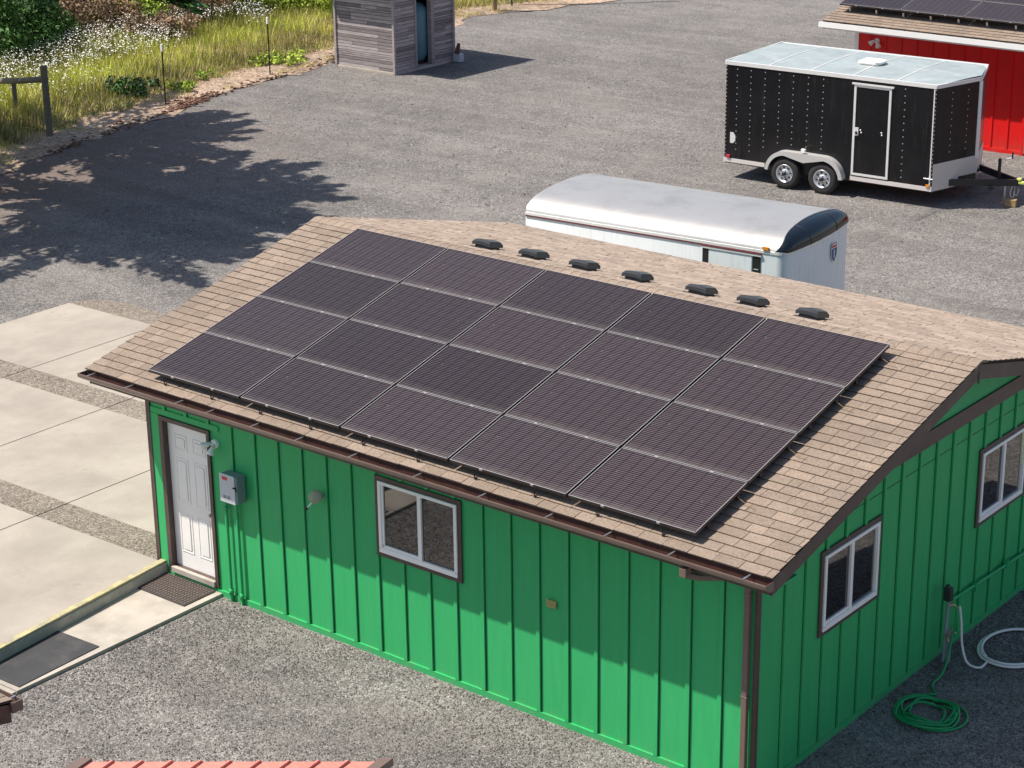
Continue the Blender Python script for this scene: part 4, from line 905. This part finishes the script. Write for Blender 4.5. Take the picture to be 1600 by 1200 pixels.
# ------------------------------------------------------------------ slatted shed with the blue tank
def shed():
    x0, x1, y0, y1, H = -2.17, 0, 0, 2.5, 2.75
    t = thing('slatted_shed', 'small weathered grey slatted wood shed on a concrete base beyond the gravel', 'shed', (-19.0, 25.8, GZ))
    b = MB(); b.box((x0-.02, -.05, -.05), (x1+.05, y1+.05, .07)); b.build('base_slab', 'concrete_old', t, bevel=.01)
    rg = random.Random(8)
    def wall(nm, P0, d, wdt, out, mt, z1=H):
        k = MB(); z = .08; P0 = Vector(P0); d = Vector(d); out = Vector(out)
        while z < z1:
            hh = rg.choice([.055, .085, .085, .10, .12]); s_ = 0
            while s_ < wdt-.01:
                e = min(wdt, s_+rg.choice([.6, 1.0, 1.6, 2.2])); k.tone = rg.uniform(.55, 1.35); o_ = rg.uniform(0, .006)
                k.obox(P0+d*s_+Vector((0, 0, z)), d*(e-s_-.003), out*(.018+o_), (0, 0, hh-.012)); s_ = e
            z += hh
        k.build(nm, mt, t)
    wall('wall', (x0, .0, 0), (1, 0, 0), -x0, (0, -1, 0), 'timber')
    wall('wall', (x1, .0, 0), (0, 1, 0), .90, (1, 0, 0), 'timber')
    wall('wall', (x1, 1.60, 0), (0, 1, 0), .90, (1, 0, 0), 'timber')
    wall('wall', (x0, 0, 0), (0, 1, 0), y1, (-1, 0, 0), 'timber')
    wall('wall', (x0, y1, 0), (1, 0, 0), -x0, (0, 1, 0), 'timber')
    k = MB(); k.box((x0+.01, .002, .07), (x1-.01, .02, H)); k.box((x1-.02, .02, .07), (x1-.002, .9, H)); k.box((x1-.02, 1.6, .07), (x1-.002, y1, H)); k.box((x0+.002, .02, .07), (x0+.02, y1, H)); k.box((x0, y1-.02, .07), (x1, y1-.002, H)); k.build('wall_lining', 'interior', t)
    for px, py in ((x0-.05, -.06), (x1+.0, -.06), (x1+.0, y1-.02)):
        k = MB(); k.tone = 1.1; k.box((px-.0, py, .02), (px+.07, py+.07, H)); k.build('corner_post', 'timber', t)
    k = MB(); k.tone = .9; k.box((x1-.01, .86, .07), (x1+.05, .93, H)); k.box((x1-.09, 1.53, .07), (x1+.06, 1.66, H)); k.build('door_frame', 'timber', t)
    # shed roof, overhanging
    k = MB(); k.prism([(x0-.5, -.55, H-.05), (x1+.42, -.55, H-.05), (x1+.42, y1+.45, H+.15), (x0-.5, y1+.45, H+.15)], (0, 0, .07)); k.build('roof', 'shingle', t)
    tk = MB(); tk.lathe((0, 0, 0), (0, 0, 1), [(.0, .25), (.02, .28), (.14, .33), (.22, .38), (1.4, .38), (1.52, .34), (1.62, .22), (1.66, .0)], 0, 32); tk.lathe((0, 0, -.06), (0, 0, 1), [(0, .3), (.1, .3)], 1, 24)
    o = tk.build('water_tank', ['tank_blue', 'black']); o.location = (-19.50, 27.25, GZ+.14); tag(o, 'tall blue pressure tank standing inside the slatted shed doorway', 'water tank')
    k = MB(); k.box((-.12, -.1, 0), (.12, .1, .22), 0); k.prism([(-.1, -.08, .22), (.1, -.08, .22), (.0, .08, .50), (-.1, .08, .5)], (0, .02, 0), 1)
    o = k.build('utility_box', ['box_grey', 'clod']); o.location = (-18.78, 28.30, GZ+.02); tag(o, 'small pale box with a rusty top at the right side of the slatted shed', 'box')
shed()
# ------------------------------------------------------------------ fences
def fences():
    t = thing('rail_fence', 'weathered round wood post and rail fence at the left edge of the gravel', 'fence', (-20.75, 15.07, GZ))
    b = MB(); b.tube([(0, 0, -.1), (0, 0, 1.78)], .085, 0, 14); b.build('post', 'wood_post', t)
    b = MB(); b.tube([(-2.35, .85, -.1), (-2.35, .85, .99)], .06, 0, 12); b.build('post', 'wood_post', t)
    b = MB(); b.tube([(.0, 0, 1.46), (-2.35, .85, .99), (-6.5, 2.2, .3)], .075, 0, 12); b.build('rail', 'wood_post', t)
    b = MB(); b.tube([(-6.2, 2.1, -.1), (-6.2, 2.1, .4)], .06, 0, 12); b.build('post', 'wood_post', t)
    t = thing('wire_fence', 'thin wire fence on slim dark green steel posts between gravel and flowers', 'fence', (-21.14, 19.22, GZ))
    pts = [(0, 0, 0), (-.65, 4.48, 0)]
    for p in pts:
        b = MB(); x, y, _ = p; b.box((x-.02, y-.006, -.05), (x+.02, y+.006, 1.62), 0); b.box((x-.006, y-.02, -.05), (x+.006, y+.02, 1.62), 0); b.box((x-.026, y-.026, 1.46), (x+.026, y+.026, 1.64), 1); b.build('steel_post', ['post_dark', 'petal'], t)
    b = MB(); run = [(.39, -4.15), (0, 0), (-.65, 4.48), (-.9, 6.7)]
    for (xa, ya), (xb, yb) in zip(run, run[1:]):
        for z in (.12, .32, .55, .8, 1.05, 1.3): b.tube([(xa, ya, z), (xb, yb, z)], .0022, 0, 3)
        ln_ = math.hypot(xb-xa, yb-ya); n = int(ln_/.3)
        for i in range(1, n): f = i/n; b.tube([(xa+(xb-xa)*f, ya+(yb-ya)*f, .12), (xa+(xb-xa)*f, ya+(yb-ya)*f, 1.3)], .0016, 0, 3)
    b.build('wire_mesh', 'galv', t)
    b = MB(); b.tube([(0, 0, -.1), (0, 0, 2.0)], .085, 0, 12); o = b.build('fence_post', 'wood_tan'); o.location = (-23.28, 35.44, GZ); tag(o, 'single round tan wood post at the top edge right of the shed', 'post')
    t = thing('metal_gate', 'black metal gate just right of the tan wood post at the top edge', 'gate', (-23.44, 36.54, GZ))
    b = MB(); b.tube([(0, 0, 0), (0, 0, 1.7)], .03, 0, 8); b.tube([(0, 0, .25), (3.2, 3.4, .25)], .022, 0, 8); b.tube([(0, 0, 1.5), (3.2, 3.4, 1.5)], .022, 0, 8); b.tube([(3.2, 3.4, 0.1), (3.2, 3.4, 1.6)], .03, 0, 8); b.tube([(0, 0, .8), (3.2, 3.4, .8)], .02, 0, 8)
    b.build('gate_frame', 'post_dark', t)
fences()
# ------------------------------------------------------------------ neighbours cut by the lower edge
def lower_roofs():
    # red ribbed metal roof
    A = Vector((5.81, -5.99, 2.0)); B = Vector((7.93, -4.35, 2.0)); d = B-A; r_ = Vector((-.25, -1.5, -.42))
    n = d.cross(r_).normalized(); n = n if n.z > 0 else -n
    t = thing('red_roof_shed', 'red ribbed metal shed roof with brown edge trim at the bottom edge', 'shed')
    k = MB(); k.obox(A-n*.03, d, r_, n*.03); rf = k.build('roof', 'red_roof', t)
    k = MB(); ux = d.normalized(); nrib = 10
    for i in range(1, nrib):
        o = A+d*(i/nrib)+n*.001; k.prism([o-ux*.022, o-ux*.012+n*.024, o+ux*.012+n*.024, o+ux*.022], r_)
    k.build('roof_ribs', 'red_roof', rf)
    for o in (A-ux*.06, B+ux*.0):
        k = MB(); k.obox(o-n*.08+r_*-.02, ux*.12, r_*1.0, n*.105); k.build('edge_trim', 'brown_gutter', rf)
    k = MB(); c = [A-Vector((0, 0, .04)), B-Vector((0, 0, .04)), B+r_-Vector((0, 0, .04)), A+r_-Vector((0, 0, .04))]
    c = [v+((A+B)/2+r_/2-v)*.08 for v in c]
    for i in range(4):
        a, b_ = c[i], c[(i+1) % 4]; k.add([(a.x, a.y, 0), (b_.x, b_.y, 0), (b_.x, b_.y, b_.z), (a.x, a.y, a.z)], [(0, 1, 2, 3)])
    k.build('wall', 'timber_dark', t)
    # brown shingle roof corner with gutter
    E_ = Vector((5.2, -6.13, 2.5)); t = thing('neighbour_building', 'corner of a brown shingle roof with brown gutter at the lower left edge', 'building', (0, 0, 0))
    us = Vector((0, -1, .2436)).normalized(); n = Vector((0, .2436, 1)).normalized(); W = 4.0
    k = MB(); k.obox(E_+Vector((-W, -.10, -.02)), (W-.03, 0, 0), us*2.5, n*.03, 1); rf = k.build('roof', ['shingle', 'felt'], t)
    f = MB(); shingle_field(f, E_+Vector((-W, -.09, .012)), (1, 0, 0), us, n, W-.03, 2.5, seed=77); f.build('shingles', ['shingle', 'shingle_edge'], rf)
    g = MB(); g.box((E_.x-W, E_.y-.012, E_.z-.1), (E_.x, E_.y, E_.z)); g.box((E_.x-W, E_.y-.11, E_.z-.1), (E_.x, E_.y-.012, E_.z-.09)); g.box((E_.x-W, E_.y-.12, E_.z-.1), (E_.x, E_.y-.11, E_.z+.01)); g.box((E_.x-.012, E_.y-.11, E_.z-.09), (E_.x, E_.y-.012, E_.z))
    gt = g.build('gutter', 'brown_gutter', t); h = MB(); h.box((E_.x-.11, E_.y-.11, E_.z+.001), (E_.x-.09, E_.y, E_.z+.006)); h.build('gutter_hanger', 'galv', gt)
    k = MB(); k.obox((E_.x-.06, E_.y-.121, E_.z-.0), (.03, 0, 0), us*2.5, (0, 0, -.2)); k.build('rake_board', 'brown', t)
    k = MB(); k.box((E_.x-W, -8.6, 0), (E_.x-.5, E_.y-.62, E_.z-.05)); k.build('wall', 'green', t)
lower_roofs()
# ------------------------------------------------------------------ verge, meadow, shrubs
rs = np.random.RandomState(11)
EDGE = [(-14, -2), (-17.5, 6), (-19.1, 12.3), (-19.6, 15.1), (-20.45, 18.4), (-21.35, 22.7), (-21.6, 25.9), (-22.6, 30.), (-23.3, 33.7), (-22.6, 36), (-21.6, 38.6), (-19.5, 44), (-17, 52), (-12, 70)]
def edge_x(y):
    ey = np.array([e[1] for e in EDGE]); ex = np.array([e[0] for e in EDGE]); return np.interp(y, ey, ex)
def verge():
    ys = np.arange(-2, 70, .25); V = []; rg = np.random.RandomState(5)
    jit = np.convolve(rg.randn(len(ys)+8), np.ones(5)/5, 'same')[:len(ys)]*.45
    ex = edge_x(ys)+jit; inn = ex-2.1-np.convolve(rg.randn(len(ys)), np.ones(7)/7, 'same')*.6
    N = 6
    for i, y in enumerate(ys):
        for k in range(N+1):
            f = k/N; V.append((ex[i]+(inn[i]-ex[i])*f, y, GZ+.014+.05*math.sin(math.pi*min(1, f*1.2))*(.5+.5*rg.rand())*(k > 0)))
    F = [(i*(N+1)+k, i*(N+1)+k+1, (i+1)*(N+1)+k+1, (i+1)*(N+1)+k) for i in range(len(ys)-1) for k in range(N)]
    o = np_mesh('dirt_verge', V, [f[::-1] for f in F], ['dirt']); o['kind'] = 'structure'
    V = []
    for i, y in enumerate(ys):
        for k in range(N+1):
            V.append((inn[i]+.5-(k/N)**1.5*60, y, GZ+.03+.02*k))
    o = np_mesh('meadow_ground', V, [f[::-1] for f in F], ['soil']); o['kind'] = 'structure'
verge()
def blades(name, xy, h, wdt, lean, mats_, mi, tone, z=GZ+.02, head=None):
    """tapered blades as two quads folded into one quad + tip triangle (quads only)"""
    n = len(xy); a = rs.rand(n)*2*np.pi; dx, dy = np.cos(a)*wdt/2, np.sin(a)*wdt/2; l = rs.randn(n, 2)*lean[:, None]
    V = np.zeros((n, 4, 3)); zz = np.full(n, z)
    V[:, 0] = np.c_[xy[:, 0]-dx, xy[:, 1]-dy, zz]; V[:, 1] = np.c_[xy[:, 0]+dx, xy[:, 1]+dy, zz]
    V[:, 2] = np.c_[xy[:, 0]+dx*.25+l[:, 0], xy[:, 1]+dy*.25+l[:, 1], zz+h]; V[:, 3] = np.c_[xy[:, 0]-dx*.25+l[:, 0], xy[:, 1]-dy*.25+l[:, 1], zz+h]
    F = np.arange(n*4).reshape(n, 4)
    return V.reshape(-1, 3), F
def vnoise(x, y, s=1.0, seed=0):
    r_ = np.random.RandomState(seed); out = 0
    for k in range(5):
        a = r_.rand()*6.28; f = s*(.6+r_.rand()*1.2); out = out+np.sin((x*np.cos(a)+y*np.sin(a))*f+r_.rand()*6.28)
    return out/5
def meadow():
    N = 230000
    y = rs.uniform(9, 44, N); x = edge_x(y)-.3-rs.rand(N)**1.1*20
    d = edge_x(y)-x                                   # distance into the meadow
    nz = vnoise(x, y, 1.1, 2); dens = np.clip((d-.7+nz*1.0)/1.2, .08, 1)
    keep = rs.rand(N) < dens; x, y, d, nz = x[keep], y[keep], d[keep], nz[keep]; n = len(x)
    h = np.clip(.10+.22*(d-1.1), .06, .62)*rs.uniform(.6, 1.3, n)*(1+.25*vnoise(x, y, 2.2, 5)); h = np.clip(h, .04, .9)*.68
    dry = rs.rand(n) < np.clip(.85-.20*(d-1)+.4*vnoise(x, y, 1.7, 8), .08, .95)
    V, F = blades('g', np.c_[x, y], h, rs.uniform(.012, .03, n), h*.28, None, None, None)
    tone = np.clip(.92+.6*vnoise(x, y, 1.3, 14)+.35*vnoise(x, y, 4., 15)+.28*rs.randn(n), .25, 2.1)
    o = np_mesh('tall_grass', V, F, ['grass', 'grass_dry'], dry.astype(int), tone); o['kind'] = 'stuff'; tag(o, 'tall yellow green meadow grass beyond the wire fence', 'grass')
    N = 30000; y = rs.uniform(9, 44, N); x = edge_x(y)-.15-rs.rand(N)*2.0; keep = (vnoise(x, y, 3.1, 31)+.6*vnoise(x, y, 1.2, 7)) > .15-.25*(edge_x(y)-x-1); x, y = x[keep], y[keep]; n = len(x)
    h = rs.uniform(.03, .12, n); V, F = blades('g', np.c_[x, y], h, rs.uniform(.01, .025, n), h*.7, None, None, None)
    o = np_mesh('verge_grass', V, F, ['grass', 'grass_dry'], (rs.rand(n) < .62).astype(int), np.clip(rs.normal(.9, .25, n), .3, 1.6)); o['kind'] = 'stuff'; tag(o, 'short dry tufts on the dirt strip beside the gravel', 'grass')
    N = 9000; y = rs.uniform(11, 42, N); x = edge_x(y)-1.8-rs.rand(N)*13; h = rs.uniform(.45, .95, N)
    V, F = blades('g', np.c_[x, y], h, rs.uniform(.008, .016, N), h*.16, None, None, None)
    o = np_mesh('dead_stalks', V, F, ['grass_dry'], None, np.clip(rs.normal(.7, .25, N), .3, 1.4)); o['kind'] = 'stuff'; tag(o, 'dry brown stalks standing up among the meadow grass', 'grass')
    # daisies: patches of small white flower heads
    N = 60000; y = rs.uniform(12, 40, N); x = edge_x(y)-1.8-rs.rand(N)*14; d = edge_x(y)-x
    pn = vnoise(x, y, .9, 21)+.5*vnoise(x, y, 2.4, 3); keep = (pn > .08) & (rs.rand(N) < np.clip((d-2.6)/1.6, 0, 1)); x, y, d = x[keep], y[keep], d[keep]; n = len(x)
    h = GZ+np.clip(.15+.2*(d-1.3), .15, .72)*rs.uniform(.85, 1.25, n)
    r_ = rs.uniform(.008, .022, n); a = rs.rand(n)*6.28; K = 6; V = np.zeros((n, K, 3)); tx, ty = rs.randn(n)*.35-.12, rs.randn(n)*.35-.12
    for k in range(K):
        dx, dy = np.cos(a+k*2*np.pi/K)*r_, np.sin(a+k*2*np.pi/K)*r_; V[:, k] = np.c_[x+dx, y+dy, h+dx*tx+dy*ty]
    o = np_mesh('daisies', V.reshape(-1, 3), np.arange(n*K).reshape(n, K), ['petal'], None, None, n=K); o['kind'] = 'stuff'; tag(o, 'patches of small white daisies in the meadow', 'flowers')
meadow()
def leaf_cloud(centers, radii, count, size, squash=.8, seed=1, shell=.5):
    """leaf quads scattered through lobes"""
    r_ = np.random.RandomState(seed); centers = np.array(centers); radii = np.array(radii)
    w_ = radii**2; idx = r_.choice(len(centers), count, p=w_/w_.sum())
    v = r_.randn(count, 3); v /= np.linalg.norm(v, axis=1)[:, None]; rad = radii[idx]*(shell+(1-shell)*r_.rand(count)**.6)
    P = centers[idx]+v*rad[:, None]*np.array([1, 1, squash])
    a = r_.randn(count, 3); a /= np.linalg.norm(a, axis=1)[:, None]; b = np.cross(a, v+.6*r_.randn(count, 3)); b /= np.linalg.norm(b, axis=1)[:, None]
    s_ = (size*r_.uniform(.5, 1.3, count))[:, None]
    V = np.stack([P-a*s_, P-b*s_*.5, P+a*s_, P+b*s_*.5], 1).reshape(-1, 3); F = np.arange(count*4).reshape(count, 4)
    tone = np.clip(r_.normal(1, .25, count)*(.75+.5*r_.rand(len(centers)))[idx], .3, 2)
    return V, F, tone
def shrub(name, label, cat, loc, w_, h_, count, mt, size, seed, lobes=9, stems=6, stemmat='bark', group=None, part='foliage'):
    r_ = random.Random(seed); t = thing(name, label, cat, loc, 0, group)
    cs = [(r_.gauss(0, w_*.32), r_.gauss(0, w_*.32), h_*(.3+.6*r_.random())) for _ in range(lobes)]; rr = [w_*r_.uniform(.16, .3) for _ in cs]
    V, F, tone = leaf_cloud(cs, rr, count, size, .9, seed, .2); V[:, 2] = np.maximum(V[:, 2], .02)
    np_mesh(part, V, F, [mt], None, tone, t)
    b = MB()
    for c in cs[:stems]: b.tube([(c[0]*.15, c[1]*.15, 0), (c[0]*.5, c[1]*.5, c[2]*.5), c], [.02, .012, .005], 0, 5)
    b.build('stem', stemmat, t)
    return t
shrub('dock_plant', 'small round dark green weed on the verge left of the nearer steel post', 'plant', (-22.9, 19.4, GZ), .85, .45, 900, 'leaf_dark', .07, 3)
shrub('dock_plant', 'low leafy weed on the verge between the two steel posts', 'plant', (-22.3, 20.9, GZ), .7, .22, 500, 'leaf', .06, 4)
shrub('dock_plant', 'low spreading green weed on the verge between the farther steel post and the shed', 'plant', (-22.6, 25.0, GZ), 1.0, .22, 600, 'leaf', .07, 5)
shrub('dock_plant', 'tiny green weed on the verge nearest the farther steel post', 'plant', (-22.9, 22.2, GZ), .5, .2, 300, 'leaf', .05, 15)
for i, (x, y, w_, h_, lab) in enumerate([(-29.6, 23.4, 1.9, 1.5, 'rust brown dead brush directly right of the dark green bush'), (-29.6, 25.6, 1.7, 1.3, 'rust brown dead brush in the middle of the meadow'),
                             (-28.8, 27.6, 1.4, 1.3, 'rust brown dead brush nearest the shed side of the meadow'), (-27.3, 24.9, 1.2, .95, 'small brown dead brush in front among the daisies')]):
    shrub('dead_brush', lab, 'shrub', (x, y, GZ), w_, h_, 2600, 'dead', .055, 40+i, 14, 12, 'dead', 'dead brush in the meadow', 'twigs')
shrub('evergreen_bush', 'dark green leafy bush at the upper left corner', 'bush', (-29.3, 20.7, GZ), 2.7, 2.3, 16000, 'leaf_dark', .075, 60, 20, 8)
shrub('evergreen_bush', 'dark green bush cut by the upper left edge, behind the first', 'bush', (-32.8, 22.8, GZ), 4.0, 3.2, 16000, 'leaf_dark', .09, 61, 20, 8)
for i, (x, y, w_, h_, lab) in enumerate([(-30.3, 28.0, 3.0, 1.45, 'bright green thicket behind the dead brush at the top edge'), (-28.4, 31.4, 3.0, 1.25, 'bright green thicket at the top edge just left of the shed'), (-31.8, 26.0, 3, 1.9, 'dull green thicket at the top edge right of the evergreen bush')]):
    shrub('thicket', lab, 'shrub', (x, y, GZ), w_, h_, 15000, 'leaf', .07, 70+i, 20, 8, group='green thickets at the meadow edge')
# clods of dark bark along the verge
b = MB(); rg = random.Random(12)
for k in range(900):
    y = rg.choice([rg.gauss(19.6, .7), rg.uniform(14, 27)]); x = float(edge_x(y))-abs(rg.gauss(0, .45))+.1; s_ = rg.uniform(.015, .05); b.tone = rg.uniform(.5, 1.5)
    a = rg.uniform(0, 3.1); u = Vector((math.cos(a), math.sin(a), rg.uniform(-.2, .2)))*s_*2; v = Vector((-math.sin(a), math.cos(a), 0))*s_
    b.obox((x, y, GZ+.02), u, v, (0, 0, s_*.7))
o = b.build('bark_clods', 'clod', kind='stuff'); tag(o, 'dark bark and clods strewn along the edge of the gravel', 'debris')
# loose crushed stone lying on the packed gravel near the workshop
def stones(name, n, box, r0, r1, zf, seed, label, mt='stone'):
    r_ = np.random.RandomState(seed); x = r_.uniform(box[0], box[1], n); y = r_.uniform(box[2], box[3], n)
    keep = ~((x > -.1) & (x < L+.04) & (y > -.05) & (y < 7.5)) & ~((x < 1.24) & (y < .2) & (y > -3.3)); keep &= (vnoise(x, y, 2.3, 9)+.6*vnoise(x, y, 6., 4)+.5*r_.randn(n)) > -.3
    x, y = x[keep], y[keep]; n = len(x); s_ = r0+(r1-r0)*r_.rand(n)**3
    base = np.array([[-1, -1, -.6], [1, -1, -.6], [1, 1, -.6], [-1, 1, -.6], [-.6, -.6, .8], [.6, -.6, .8], [.6, .6, .8], [-.6, .6, .8]])
    V = base[None]*(1+.35*r_.randn(n, 8, 3)*.6)*s_[:, None, None]*np.array([1, 1, .75]); a = r_.rand(n)*6.28; c, d = np.cos(a)[:, None], np.sin(a)[:, None]
    X = V[:, :, 0]*c-V[:, :, 1]*d*.75; Y = V[:, :, 0]*d+V[:, :, 1]*c*.75; V = np.stack([X+x[:, None], Y+y[:, None], V[:, :, 2]+zf+s_[:, None]*.35], 2)
    F = np.array([[4, 5, 6, 7], [0, 1, 5, 4], [1, 2, 6, 5], [2, 3, 7, 6], [3, 0, 4, 7]]); F = (F[None]+np.arange(n)[:, None, None]*8).reshape(-1, 4)
    o = np_mesh(name, V.reshape(-1, 3), F, [mt], None, np.repeat(np.clip(r_.lognormal(0, .38, n), .35, 2.4), 5)); o['kind'] = 'stuff'; tag(o, label, 'gravel')
mat('stone', (.19, .175, .165), .85, attr=True, spec=.25)
mat('stone_dark', (.108, .099, .096), .8, attr=True, spec=.3)
stones('loose_stones', 210000, (.3, 12., -4.8, 8.0), .005, .013, 0, 5, 'loose crushed grey stone around the green workshop', 'stone_dark')
stones('loose_stones', 26000, (-20, 12, 9.5, 32), .008, .022, GZ, 6, 'scattered larger stones on the open gravel yard')
# ------------------------------------------------------------------ fir trees left of the frame whose shade falls on the gravel
def fir(name, label, base, H, z0, rad, seed, dirs=1.2):
    r_ = np.random.RandomState(seed); t = thing(name, label, 'tree', base, 0, 'firs shading the gravel')
    b = MB(); b.tube([(0, 0, -.1), (.1, 0, H*.5), (0, .1, H)], [.32, .2, .03], 0, 10); b.build('trunk', 'bark', t)
    Vs = []; Ts = []; lb = MB(); nb = 40; vaz = math.atan2(.63, .777)
    for k in range(nb):
        f = k/nb; z = z0+(H-z0)*f**1.15; ln_ = rad*(1-f)**.7*r_.uniform(.6, 1.35)+.4
        az = vaz+(r_.uniform(-1, 1))*math.pi if k % 3 else vaz+r_.uniform(-dirs, dirs)
        d = np.array([math.cos(az), math.sin(az), 0]); sd = np.array([-d[1], d[0], 0])
        pts = [np.array([0, 0, z])+d*ln_*q+np.array([0, 0, -.10*ln_*q*q]) for q in (0, .35, .7, 1)]
        lb.tube([tuple(p) for p in pts], [.06, .04, .025, .008], 0, 5)
        m_ = int(112*ln_); q = r_.rand(m_)**.75*1.02; wd = (.05+.34*ln_/rad*np.sin(np.pi*np.clip(q, .05, .97)**.7))*r_.randn(m_)
        P = np.array([0, 0, z])+d*(ln_*q)[:, None]+sd*wd[:, None]+np.c_[np.zeros(m_), np.zeros(m_), -.10*ln_*q*q+r_.randn(m_)*.09]
        a = d*.9+r_.randn(m_, 3)*.35+sd*np.sign(wd)[:, None]*.5; a /= np.linalg.norm(a, axis=1)[:, None]; c = np.cross(a, r_.randn(m_, 3)*.5+[0, 0, 1]); c /= np.linalg.norm(c, axis=1)[:, None]
        s_ = r_.uniform(.10, .22, m_)[:, None]
        Vs.append(np.stack([P-a*s_, P-c*s_*.35, P+a*s_, P+c*s_*.35], 1).reshape(-1, 3)); Ts.append(r_.uniform(.6, 1.4, m_))
    V = np.concatenate(Vs); F = np.arange(len(V)).reshape(-1, 4); np_mesh('foliage', V, F, ['leaf_dark'], None, np.concatenate(Ts), t); lb.build('branches', 'bark', t)
def vw(a, b_): return (.777*a-.63*b_, .63*a+.777*b_, GZ)
fir('fir_tree', 'tall fir left of the frame, the one nearest the driveway corner', vw(-9.0, 15.7), 12.5, 5.5, 5.0, 1)
fir('fir_tree', 'tallest fir left of the frame, standing between the two others', vw(-8.7, 19.2), 14.5, 5.5, 5.8, 2)
fir('fir_tree', 'tall fir left of the frame, the one beside the rail fence', vw(-10.2, 24.6), 12.0, 5.8, 5.0, 3)
